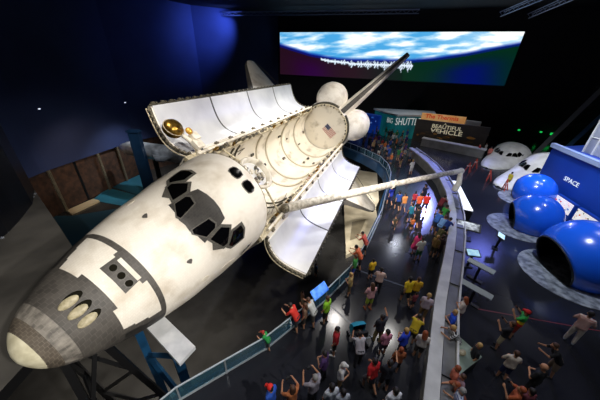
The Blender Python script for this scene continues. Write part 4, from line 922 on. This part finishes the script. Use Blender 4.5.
def build_pose(nm, P, dress):
    L_ = P['lean']; hipz = .90
    def up(p):   # rotate an upper body point about the hips
        x, y, z = p; z -= hipz; return (x, y*math.cos(L_)+z*math.sin(L_), z*math.cos(L_)-y*math.sin(L_)+hipz)
    seg = []; chest, belly, neck = up((0, 0, 1.30)), up((0, .01, 1.08)), up((0, -.01, 1.46)); hc = up((0, .02, 1.60))
    hp = P['hp']; fx = Vector((0, math.cos(hp), -math.sin(hp))); uz = Vector((0, math.sin(hp), math.cos(hp)))
    H_ = lambda x, y, z: tuple(Vector(hc)+Vector((x, 0, 0))+fx*y+uz*z)
    torso = []
    for s in (-1, 1):
        torso += [(up((s*.085, 0, 1.34)), up((s*.07, .0, 1.06)), .105, .095), (up((s*.14, -.005, 1.40)), up((s*.06, .01, 1.38)), .06, .07), (up((s*.07, 0, 1.08)), (s*.075, 0, .93), .095, .11)]
    torso += [(up((0, .02, 1.36)), up((0, .02, 1.1)), .11, .10), (up((0, .0, 1.1)), (0, 0, .92), .10, .11)]
    seg += torso+[(neck, up((0, .01, 1.53)), .058, .052)]
    head = [(H_(0, -.01, .03), H_(0, -.01, .035), .095, .095), (H_(0, .015, .0), H_(0, .03, -.06), .078, .05), (H_(0, .088, .0), H_(0, .102, -.02), .012, .017), (H_(-.03, .077, -.052), H_(.03, .077, -.052), .01, .01)]
    for s in (-1, 1): head += [(H_(s*.088, -.005, .01), H_(s*.094, -.01, -.015), .016, .012)]
    seg += head; sleeves = []; hands = []
    for s, (e, w_) in zip((-1, 1), P['arms']):
        sh = up((s*.185, 0, 1.40)); el = tuple(sh[i]+e[i] for i in range(3)); wr = tuple(sh[i]+w_[i] for i in range(3))
        seg += [(sh, el, .052, .040), (el, wr, .038, .027)]; sleeves.append((sh, lp(sh, el, .72), .062, .062))
        d = (Vector(wr)-Vector(el)).normalized(); sd = Vector((s, 0, 0)); sd = (sd-d*sd.dot(d)).normalized(); n = d.cross(sd)
        curl = n*(-1 if n.y < 0 else 1)
        palm = Vector(wr)+d*.055; seg.append((tuple(Vector(wr)), tuple(palm), .026, .032)); seg.append((tuple(Vector(wr)+d*.02-n*.0+curl*.018), tuple(palm+curl*.02), .024, .026))
        wdir = n
        for k, (o_, l1, l2) in enumerate(((-.030, .035, .028), (-.010, .042, .033), (.010, .039, .031), (.029, .030, .023))):
            p0 = palm+wdir*o_+d*.012; p1 = p0+d*l1+sd*(-.006); p2 = p1+d*l2*.75-sd*l2*.6
            seg += [(tuple(p0), tuple(p1), .0095, .009), (tuple(p1), tuple(p2), .009, .0078)]
        t0 = Vector(wr)+d*.025+curl*.025; t1 = t0+d*.03+curl*.022; t2 = t1+d*.03-sd*.008; seg += [(tuple(t0), tuple(t1), .011, .010), (tuple(t1), tuple(t2), .010, .008)]
    shoes, thigh, shin = [], [], []
    for s, (k, a) in zip((-1, 1), P['legs']):
        hip = (s*.09, 0, .90); seg += [(hip, k, .082, .055), (k, a, .056, .036), (a, (a[0], a[1]+.10, .045), .036, .032)]
        thigh.append((hip, lp(hip, k, .9), .098, .083)); shin.append((k, lp(k, a, .93), .075, .062)); thigh.append((lp(hip, k, .8), k, .085, .076)) 
        z0 = max(a[2]-.03, .05); shoes += [((a[0], a[1]-.03, z0), (a[0], a[1]+.15, z0-.008), .044, .040), ((a[0], a[1]-.02, z0+.02), (a[0], a[1]+.03, z0+.03), .04, .038)]
    out = {'body': fuse(caps(seg), 'body', .0105, 1)}
    g = lambda L, k: [(a, c, ra+k, rc+k) for a, c, ra, rc in L]
    hem = [(up((s*.07, 0, 1.0)), (s*.08, 0, .90), .108, .115) for s in (-1, 0, 1)]
    out['shirt'] = fuse(caps(g(torso, .014)+sleeves+hem), 'shirt', .02, 2)
    if dress:
        b = caps(g(torso, .014)+sleeves); rows = [[(.30*k*math.cos(t)*(.5+.5*k0), .22*k*math.sin(t)*(.5+.5*k0)+.02, z) for t in [2*math.pi*i/20 for i in range(20)]] for k, k0, z in ((.55, .8, 1.06), (.72, .9, .9), (.95, .95, .7), (1.0, 1, .52), (.9, 1, .515))]
        b.strip(rows, closed=True, cap=True); out['dress'] = fuse(b, 'dress', .02, 2)
    pel = [((s*.075, 0, .96), (s*.08, 0, .90), .108, .115) for s in (-1, 0, 1)]
    out['shorts'] = fuse(caps(pel+thigh), 'shorts', .02, 1); out['trousers'] = fuse(caps(pel+thigh+shin), 'trousers', .02, 1); out['shoe0'] = fuse(caps(shoes[:2]), 'shoe', .014, 1); out['shoe1'] = fuse(caps(shoes[2:]), 'shoe', .014, 1)
    out['hair_short'] = fuse(caps([(H_(0, -.022, .055), H_(0, -.022, .06), .101, .101), (H_(0, -.04, .0), H_(0, -.05, -.05), .078, .055)]), 'hair', .014, 1)
    out['hair_long'] = fuse(caps([(H_(0, -.022, .055), H_(0, -.022, .06), .104, .104), (H_(-.04, -.05, .0), H_(-.05, -.075, -.19), .075, .055), (H_(.04, -.05, .0), H_(.05, -.075, -.19), .075, .055), (H_(0, -.06, 0), H_(0, -.085, -.22), .07, .05)]), 'hair', .014, 1)
    bc = caps([(H_(0, -.01, .06), H_(0, -.01, .065), .108, .108)]); bc.tube([H_(0, .06, .05), H_(0, .17, .035)], [.075, .055], 10); out['cap'] = fuse(bc, 'cap', .014, 1)
    be = MB()
    for s in (-1, 1): be.ball(H_(s*.033, .083, .018), .011, 8, 6)
    out['eyes'] = be.mesh('eyes', m_glass, 'all'); out['up'] = up; out['H'] = H_
    bg = MB(); bg.box(up((0, -.20, 1.24)), (.30, .16, .42)); bg.box(up((0, -.295, 1.16)), (.22, .06, .2)); out['backpack'] = bg.mesh('backpack', m_glass)
    bg = MB(); bg.box(H_(0, .32, .0), (.13, .05, .09)); bg.tube([H_(0, .33, 0), H_(0, .38, 0)], .03, 8); out['camera'] = bg.mesh('camera', m_glass)
    return out
LIB = {k: build_pose(k, p, k in ('stand', 'folded')) for k, p in POSES.items()}
PC = {'skin': '#c08a68', 'tan': '#a8714e', 'dark': '#5e3b28', 'pale': '#d9a98a'}
def cm(c, r=.8): return mat('cloth_'+c.strip('#'), c, r)
def stripe_mat(a, c, sc=28):
    k = 'stripe_'+a.strip('#')+c.strip('#')
    if k in MATS: return MATS[k]
    m = mat(k, a, .8); nt = m.node_tree; w_ = nt.nodes.new('ShaderNodeTexWave'); w_.bands_direction = 'Z'; w_.inputs['Scale'].default_value = sc/6
    tc = nt.nodes.new('ShaderNodeTexCoord'); r = nt.nodes.new('ShaderNodeValToRGB'); r.color_ramp.interpolation = 'CONSTANT'; r.color_ramp.elements[0].color = srgb(a); r.color_ramp.elements[1].color = srgb(c); r.color_ramp.elements[1].position = .5
    nt.links.new(tc.outputs['Object'], w_.inputs['Vector']); nt.links.new(w_.outputs['Fac'], r.inputs['Fac']); nt.links.new(r.outputs['Color'], nt.nodes['Principled BSDF'].inputs['Base Color']); return m
def tri_mat():
    m = mat('tricolour', '#2aa046', .8); nt = m.node_tree; tc = nt.nodes.new('ShaderNodeTexCoord'); sx = nt.nodes.new('ShaderNodeSeparateXYZ'); r = nt.nodes.new('ShaderNodeValToRGB'); r.color_ramp.interpolation = 'CONSTANT'
    mr = nt.nodes.new('ShaderNodeMapRange'); mr.inputs['From Min'].default_value = .85; mr.inputs['From Max'].default_value = 1.5
    e = r.color_ramp.elements; e[0].color = srgb('#c8281e'); e[1].position = .27; e[1].color = srgb('#e3c81e'); x = e.new(.52); x.color = srgb('#2aa046')
    nt.links.new(tc.outputs['Object'], sx.inputs[0]); nt.links.new(sx.outputs['Z'], mr.inputs['Value']); nt.links.new(mr.outputs[0], r.inputs['Fac']); nt.links.new(r.outputs['Color'], nt.nodes['Principled BSDF'].inputs['Base Color']); return m
def person(u, v, yaw, pose, top, low, hair, label, sc=1.0, skin='skin', h=1.15, z=D, shoes='#2a2a2c', dress=False, extra=None, long=False, group=None, cap=None, mtop=None):
    """(u, v) is where the photo shows the chest"""
    p = at(u, v, z+h*sc); e = empty('person', (p.x, p.y, z), label, 'person', group, R_(yaw)); e.scale = (sc,)*3
    L_ = LIB[pose]
    def add(key, nm, m):
        o = bpy.data.objects.new(nm, L_[key]); COL.objects.link(o); o.parent = e; o.material_slots[0].link = 'OBJECT'; o.material_slots[0].material = m; return o
    add('body', 'body', mat('skin_'+skin, PC[skin], .6)); tm = mtop or cm(top)
    if dress and 'dress' in L_: add('dress', 'dress', tm)
    else:
        add('shirt', 'shirt', tm); ln = low.startswith('L'); add('trousers' if ln else 'shorts', 'trousers' if ln else 'shorts', cm(low.lstrip('L')))
    add('shoe0', 'shoe', cm(shoes)); add('shoe1', 'shoe', cm(shoes))
    if hair: add('hair_long' if long else 'hair_short', 'hair', cm(hair, .6))
    if cap: add('cap', 'cap', cm(cap))
    add('eyes', 'eyes', mat('eye_dark', '#120d0a', .2))
    if extra == 'backpack': add('backpack', 'backpack', cm('#23262e'))
    if extra == 'camera': add('camera', 'camera', cm('#151517'))
    return e
DK, BR, BL, RD, GY = '#1c1512', '#4a2e1c', '#b58f55', '#8c4320', '#8d8a86'
# --- lower left of the visitor floor
person(268.5, 338, 75, 'lean', '#1f8a3f', '#2c3436', BR, 'small child in green shirt and red cap looking through the glass railing', .66, cap='#a8322a')
person(271, 396, 60, 'stand', '#1f4fae', '#22252c', DK, 'person in blue shirt and bright red cap at the bottom edge', 1, cap='#d8261e')
person(292, 395, 30, 'photo', '#b2693c', 'L#2a2c34', BR, 'brown haired person in orange brown top raising both arms at the bottom edge', .95, long=True, extra='camera')
person(314, 385, 35, 'photo', '#9c97a0', 'L#3a3d46', GY, 'person in light grey shirt photographing with both arms raised', 1.02, extra='camera')
person(331, 395, 20, 'stand', '#c9cdd2', '#3a3d46', DK, 'dark haired person in white shirt at the bottom edge beside the grey shirted photographer', 1)
person(325, 362, 60, 'folded', '#4a2f63', 'L#24222c', DK, 'person in dark purple shirt standing behind the grey shirted photographer', .96)
person(341, 372, -100, 'folded', '#d3d0cc', '#8a7048', '#d8d4cc', 'person in white shirt and white cap with tan shorts near the bottom centre', .9, cap='#dedad2')
person(336.5, 337, 75, 'stand', '#b3202a', '#141416', DK, 'dark haired person in red shirt, black shorts and white shoes standing alone', .98, shoes='#d8d4cc')
person(327, 306, 50, 'stand', '#86c224', '#17181a', BR, 'person in lime green shirt and black shorts beside the blue rail sign', 1)
person(314.5, 309, 60, 'lean', '#b9bcb8', '#4b4740', BR, 'brown haired person in pale grey shirt at the railing beside the lime green shirt', .97)
person(297, 314, 65, 'lean', '#c22a1e', '#20242a', DK, 'person in bright red shirt leaning on the railing left of the blue sign', .97)
person(305, 312, 80, 'stand', '#6a5140', '#2a2622', BR, 'brown haired person in brown top between the red and the grey shirts at the railing', .9, long=True)
person(302.5, 296, -60, 'stand', '#a9795c', '#cbb9a0', BR, 'person in brownish top down on the lower floor behind the railing', 1, z=0)
person(316, 268, -60, 'stand', '#2e4a70', '#2c2e34', DK, 'person in dark blue top down on the lower floor near the open door tip', 1, z=0)
# --- along the railing, middle
person(367, 240, 60, 'lean', '#d05a50', '#201c20', DK, 'person in salmon red shirt leaning on the railing beside the pale platform', .98)
person(361.5, 254, 65, 'lean', '#c8603a', '#1f1d22', DK, 'person in orange shirt and dark shorts at the railing, spreading elbows', 1)
person(355, 263, 60, 'stand', '#2c7a34', '#2a47a0', BR, 'person in dark green shirt and blue shorts at the railing', .95)
person(351, 281, 70, 'folded', '#9b8452', '#57492e', BL, 'blond person in tan shirt bending near the railing above the lime green shirt', .9)
person(372.5, 266, 20, 'stand', '#dcb41c', '#17171b', DK, 'dark haired child in yellow shirt and black shorts', .82)
person(380, 277, -20, 'folded', '#d8b8ac', 'L#1c1a20', DK, 'dark haired person in pale pink shirt just below the yellow shirted child', .96)
person(372, 289, 30, 'stand', '#c87878', '#6a3a40', BR, 'small child in pink shirt standing close to the pale pink shirted adult', .62)
person(371.5, 293, 15, 'folded', '#d9a0a0', '#b6c840', BR, 'person in pink top and yellow green shorts walking on the open floor', .98, long=True, shoes='#a0522d')
person(381, 325, 10, 'point', '#22242c', 'L#8a7d4e', DK, 'person in black top and khaki trousers stretching one arm out', .98, skin='tan')
person(386, 339, 10, 'stand', '#c07e92', '#4a3a44', DK, 'dark haired person in dusty pink shirt beside the khaki trousers', .9)
person(361, 348, 5, 'lean', '#b9b4b8', 'L#22242a', DK, 'person in pale mauve shirt pushing the teal stroller', .95)
person(373.5, 371, 25, 'walk', '#b8151a', '#5c5a62', DK, 'broad person in vivid red shirt with dark hair near the bottom', 1.05)
person(388, 372, 0, 'point', '#181a22', '#1d1e24', DK, 'person in black shirt with bare tan arm beside the vivid red shirt', 1)
person(405, 339, 30, 'folded', '#1f3fc0', '#22242c', BL, 'blond person in royal blue shirt with folded arms near the curved wall', .97)
person(399, 357, 0, 'stand', '#8e4c28', '#2a2422', RD, 'person in rust brown top behind the royal blue shirt', .9)
person(393, 399, 10, 'stand', '#d5d5da', '#2a2c34', DK, 'person in white shirt cut by the bottom edge, right of the vivid red shirt', 1)
person(342, 400, 10, 'stand', '#a9adb4', '#2a2c34', DK, 'person in grey shirt cut by the bottom edge at centre', .95)
person(409, 287, 10, 'walk', '#e0bf1a', '#1a1a1e', DK, 'person in bright yellow shirt and black shorts, left of the two yellow shirts', 1)
person(417, 286, -10, 'stand', '#d2a41a', '#242428', BR, 'brown haired person in golden yellow shirt, right of the two yellow shirts', .94)
person(415, 298, 20, 'stand', '#7c3440', '#2c2428', DK, 'small child in dark red shirt beneath the two yellow shirts', .62)
person(426.5, 303, -30, 'stand', '#b9a8b2', 'L#7c6240', BL, 'blond person in pale plaid shirt and brown trousers by the curved wall', .98)
person(415, 327, -40, 'lean', '#c4a91e', '#35301e', DK, 'dark haired person in mustard shirt bending beside the curved wall', .92)
person(422.5, 341, -20, 'stand', '#cfc6bb', '#4f4a44', RD, 'red haired person in cream shirt against the curved wall', .95, long=True)
# --- blue lit walkway
person(394, 187, 0, 'walk', '#131722', 'L#11131c', DK, 'person in black clothes farthest up the blue lit walkway', 1)
person(391.5, 193, 15, 'walk', '#2338a8', '#1b2252', DK, 'person in blue shirt by the railing on the blue lit walkway', 1)
person(399, 198, 0, 'walk', '#24489a', '#14151c', DK, 'person in blue shirt and black shorts left of the orange shirt on the walkway', 1)
person(405, 200, 10, 'walk', '#d98a4a', '#6b6f88', DK, 'person in pale orange top and grey shorts on the blue lit walkway', .95)
person(415, 197, 0, 'walk', '#b02438', '#33233c', DK, 'small person in crimson shirt on the blue lit walkway', .82)
person(420, 200, 0, 'walk', '#d8552a', '#2c2838', DK, 'person in orange red shirt between the two red shirts on the walkway', 1)
person(427, 200, -10, 'walk', '#c8281e', '#232030', DK, 'person in red shirt nearest the curved wall on the walkway', 1)
person(425, 191, 5, 'walk', '#1a1f3c', 'L#161a30', DK, 'person in dark navy clothes above the red shirts on the walkway', 1)
person(412, 210, 20, 'point', '#1a6f86', '#1b3044', DK, 'person in teal shirt with arms out on the blue lit walkway', .97)
person(417.5, 214, 10, 'walk', '#15151b', '#1a1a22', DK, 'person in black shirt standing beside the teal shirt', 1)
person(395, 221, 170, 'walk', '#3a3328', '#221d1c', BR, 'small child in dark brown shirt alone on the walkway', .66)
person(413, 222, 10, 'stand', '#b05a2a', '#20222c', BR, 'small child in rust shirt beneath the teal shirt', .6)
person(417.5, 240, 20, 'stand', '#c8306c', '#c8306c', DK, 'dark haired person in magenta dress in the middle of the walkway', .96, dress=True, long=True)
person(421.5, 246, 10, 'folded', '#dcdcd8', '#2f6a3c', DK, 'person in white shirt and green shorts beside the magenta dress', 1)
for (u, v, c, l, hr, lab, s) in [(441, 202, '#6e1c26', '#1f1b24', DK, 'person in dark red shirt at the upper end of the group along the curved wall', 1), (443, 212, '#2e8a35', '#2b3a2c', DK, 'person in green shirt among the group along the curved wall', 1),
        (437, 218, '#2a5aa8', '#1a2038', DK, 'person in mid blue shirt on the left of the group along the curved wall', .98), (441, 223, '#6f9ad2', '#26345c', BR, 'person in light blue shirt in the group along the curved wall', 1), (446, 225, '#1f3f8c', '#20263c', DK, 'person in dark blue shirt closest to the wall in the group', 1),
        (439, 234, '#4c4a2a', '#2d2a20', DK, 'person in olive shirt in the group along the curved wall', 1), (436, 243, '#8c7440', '#3c3424', BL, 'person in mustard brown shirt at the lower end of the wall group', .96), (441, 243, '#3d2a26', '#241c1c', BR, 'person in dark brown shirt at the lower end of the wall group', .94)]:
    person(u, v, -60, 'lean' if s > .97 else 'stand', c, l, hr, lab, s)
person(412.5, 165, 20, 'folded', '#e4e2dc', '#c9c6bc', BL, 'person in white clothes behind the robot arm elbow', 1)
# --- right of the curved wall
person(463.5, 307, 40, 'folded', '#cdbfb4', 'L#5a3038', RD, 'red haired person in white and red top outside the curved wall', .97, long=True)
person(453, 320, 60, 'folded', '#1f4fd0', '#22262c', BL, 'blond person in bright blue shirt pressed against the curved wall', .97)
person(460, 337, 70, 'lean', '#c9c9c9', 'L#16161a', BL, 'blond person in black and white striped shirt leaning at the curved wall', 1, mtop=stripe_mat('#16161a', '#d0d0d0'))
person(475.5, 353, 70, 'stand', '#16161c', 'L#121216', BL, 'fair haired person in dark clothes just right of the glass display case', .95)
person(454, 376, 60, 'stand', '#b0604a', '#3c2c28', RD, 'person in coral top against the wall at lower centre', .95)
person(459, 384, 80, 'stand', '#8c7078', '#2b2830', BR, 'person in mauve top between the coral and blue striped tops', .92)
person(464, 393, 80, 'lean', '#a85a3c', '#2b2830', RD, 'red haired person in rust top near the bottom edge by the wall', .97)
person(458, 399, 60, 'stand', '#7080b0', '#2b2830', GY, 'person in blue and white striped shirt at the bottom edge by the wall', 1, mtop=stripe_mat('#4a5c96', '#c6cad6'))
person(522, 320, 35, 'photo', '#2aa046', '#8c2c1e', DK, 'person in green, yellow and red banded shirt with red cap taking a photo', 1.02, cap='#c8201e', mtop=tri_mat(), extra='camera')
person(507.5, 331, 35, 'photo', '#1c1c22', '#cdbf98', BR, 'person in black patterned shirt and cream shorts beside the banded shirt', 1, extra='camera')
person(512, 362, -20, 'folded', '#c4b8a8', '#22305a', BR, 'brown haired person in white shirt and navy shorts with folded arms', .95)
person(584, 323, -50, 'folded', '#d8c4bc', 'L#cfc3b8', DK, 'dark haired person in red and white striped shirt and white trousers at far right', 1.08, mtop=stripe_mat('#b8645c', '#dccfc8'), skin='tan', shoes='#a8acb4')
person(562, 357, 60, 'lean', '#15161a', '#8a7868', BR, 'brown haired person in black shirt bending forward with tan arms', 1.02)
person(539, 377, 20, 'folded', '#0f1012', '#1d1e24', None, 'bald person in black shirt with spread elbows near the bottom right', 1.08)
person(515, 397, 40, 'photo', '#9c4a24', '#2c2424', RD, 'red haired person in rust shirt at the bottom edge, left of the bald person', 1, extra='camera')
person(526, 399, 0, 'stand', '#6a3038', '#2c2424', DK, 'person in dark maroon shirt at the bottom edge below the bald person', .95)
for (u, v, c, l, lab, yw) in [(479.5, 148, '#b8322c', '#3a2430', 'person in red top beside the farther white trainer, leftmost of four', 80), (486, 147, '#d8d2cc', '#58505c', 'person in white top among the four beside the farther white trainer', 30), (490.5, 151, '#d87a6a', '#7a3c40', 'person in salmon pink top among the four beside the farther white trainer', -20), (498.5, 147, '#3f8c8c', '#26343a', 'person in teal top beside the farther white trainer, rightmost of four', -70)]:
    person(u, v, yw, 'stand', c, l, DK, lab, .97)
person(510.5, 177, -80, 'stand', '#c8b430', '#7c6c28', DK, 'person in yellow top between the white trainers', .9)
person(487, 135, 0, 'stand', '#5a4048', '#2a2430', DK, 'person in dim mauve top behind the others near the dark wall', 1)
# --- the far crowd
r6 = random.Random(11); used_xy = []; combos = set()
TOPS = [('white', '#d4d4d0'), ('red', '#b02a24'), ('blue', '#2c4fa0'), ('black', '#18181c'), ('grey', '#84868c'), ('pink', '#c8788c'), ('green', '#2e7a44'), ('orange', '#c8682c'), ('tan', '#a58a60'), ('purple', '#5a3c84')]
LOWS = [('black', '#17171b'), ('khaki', '#85724c'), ('denim', '#31456c'), ('white', '#c8c4bc')]
HAIRS = [('dark', DK), ('brown', BR), ('blond', BL)]
n = 0; tries = 0
while n < 46 and tries < 4000:
    tries += 1; u, v = r6.uniform(364, 411), r6.uniform(126, 160)
    if v > 128+ (u-364)*.95 + 16: continue
    p = at(u, v, D+1.15)
    if u < 392 and v > 138+(u-364)*.7: continue
    if any((p-q).length < .75 for q in used_xy): continue
    t, l, h = r6.choice(TOPS), r6.choice(LOWS), r6.choice(HAIRS)
    if (t[0], l[0], h[0]) in combos: continue
    combos.add((t[0], l[0], h[0])); used_xy.append(p); n += 1
    person(u, v, r6.uniform(0, 360), r6.choice(['stand', 'walk', 'folded', 'photo']), t[1], l[1], h[1], '%s haired person in %s top and %s shorts in the far crowd by the booths' % (h[0], t[0], l[0]), r6.uniform(.8, 1.03), group='far crowd by the booths')
# stroller
p = at(359, 333, D+.6); st = empty('stroller', (p.x, p.y, D), 'teal and black stroller pushed across the floor', 'stroller', None, R_(15))
b = MB(); b.lathe([(.02, -.3), (.3, -.28), (.34, 0), (.3, .28), (.02, .3)], 14, arc=.5, M=Matrix.Translation((0, .05, .72)) @ Matrix.Rotation(math.pi/2, 4, 'Y')); b.obj('hood', cm('#1f8fae'), st, True)
b = MB(); b.box((0, .1, .5), (.5, .6, .12)); b.box((0, -.2, .68), (.5, .1, .5)); b.obj('seat', cm('#17181c'), st)
b = MB(); b.tube([(-.26, .35, .14), (-.26, -.15, .7), (-.26, -.5, 1.0), (.26, -.5, 1.0), (.26, -.15, .7), (.26, .35, .14)], .02, 6); b.obj('frame', m_steel, st)
for x in (-.27, .27):
    for y in (-.3, .35): b = MB(); b.tube([(x-.025, y, .13), (x+.025, y, .13)], .13, 14); b.obj('wheel', m_blk, st)
b = MB(); 
for x in (-.26, .26): b.tube([(x, -.3, .13), (x, .1, .52)], .018, 5)
b.obj('rear_strut', m_steel, st)
# ================================================================== LIGHT
w = bpy.data.worlds.new('world'); SC.world = w; w.use_nodes = True
w.node_tree.nodes['Background'].inputs[0].default_value = (.10, .13, .25, 1); w.node_tree.nodes['Background'].inputs[1].default_value = .06
def spot(p, tgt, power, col=(1, 1, 1), ang=60, blend=.6, r=.25):
    l = bpy.data.lights.new('hall_or_fill_spot', 'SPOT'); l.energy = power; l.color = col; l.spot_size = R_(ang); l.spot_blend = blend; l.shadow_soft_size = r
    o = bpy.data.objects.new('hall_or_fill_spot', l); COL.objects.link(o); o.location = p; o.rotation_euler = (Vector(tgt)-Vector(p)).to_track_quat('-Z', 'Y').to_euler(); return o
WARM = (1, .95, .88)
spot((9, -4, 25.5), OW(420, 0, 440), 12500, WARM, 40)
spot((14, 6, 25.8), OW(700, 0, 440), 12000, WARM, 50)
spot((13, 16, 25.8), OW(1000, 0, 380), 12000, WARM, 50)
spot((16, 24, 25.8), OW(1300, -60, 420), 12000, WARM, 50)
spot((-8, 8, 25.8), OW(900, 200, 400), 7000, (1, .96, .92), 70)
spot((2, 12, 25.8), OW(1050, -160, 390), 9000, (.9, .92, 1), 60)
spot((-4, 30, 25.8), OW(1100, 160, 400), 7000, (.9, .93, 1), 60)
# house spots above the visitor floor (mirrored in the polished floor)
for u, v, pw, col, ang in ((424, 212, 16000, (.30, .34, 1), 50), (335, 319, 1800, (1, .95, .9), 60), (539, 286, 1600, (.95, .95, 1), 55), (387, 336, 1200, (1, .97, .92), 60), (395, 245, 900, (.8, .85, 1), 50), (480, 180, 1800, (.85, .9, 1), 60)):
    p = at(u, v, D); k = (25.9-D)/(CAMZ-D); q = Vector((p.x*(1+k), p.y*(1+k), 25.9)); spot(q, (p.x*1.05, p.y*1.05, D), pw, col, ang, .8, .22)
for x, y in ((18, 38), (30, 22), (20, 14), (9, 3), (1, 3)):
    spot((x, y, 25.8), (x-1, y, D), 2200, (.9, .93, 1), 70, .8, .2)
# blue wash on the left wall
for y, pw in ((44, 900), (53, 9000)):
    spot((-10, y, 25.5), (-27, y+5, 20), pw, (.14, .24, 1), 80, 1, .4)
spot((-24, 30, 12), (-30, 34, 2), 900, (1, .7, .45), 110, 1, .3); spot((-22, 38, 14), (-27, 38, 0), 5000, (.9, .95, 1), 80, 1, .3)  # second spot is an unseen fill added to brighten the teal floor
spot((8, -13, 25), (-13, 8, D), 22000, (1, .95, .86), 34, 1, .3)
spot((-9.5, 9.8, 9.0), (-8.5, 8.8, 0), 3500, (1, .92, .8), 120, 1, .3); spot((2, 30, 13), (9.4, 27, 7), 900, (.1, .3, 1), 90, 1, .2); spot((30, 34, 25.8), (12, 21, D), 6000, (.2, .24, 1), 36, 1, 2.5); spot((24, 20, 20), (21, 18, D), 3000, (.2, .35, 1), 60, 1, .3)  # first spot is an invented lamp, unseen below the nose, lightening the lower floor
spot((3, 1, 25), (8.5, 27, 0), 32000, WARM, 24, .8, .3); spot((6.0, 19.5, 7.2), (7.2, 25, 0), 2500, WARM, 120, .8, .3); spot((9.5, 33, 7.2), (10, 36, 0), 2500, WARM, 140, .8, .3); spot((-14, 24, 22), tuple(sv.location+Vector((0, 0, 1.3))), 9000, (.95, .97, 1), 24, .8, .3)  # added fills with no visible source, for the pale platform and silver spacecraft
spot((10, 10, 25.5), (18, 15, D), 9000, (.8, .88, 1), 60, 1, .3); spot((16, 18, 25.5), (24, 24, D), 9000, (.85, .9, 1), 60, 1, .3); spot((9, 12, 24), (24, 19, D+2), 6000, (.75, .85, 1), 40, 1, .3)  # fill lamps put in to brighten the blue domes and white trainers
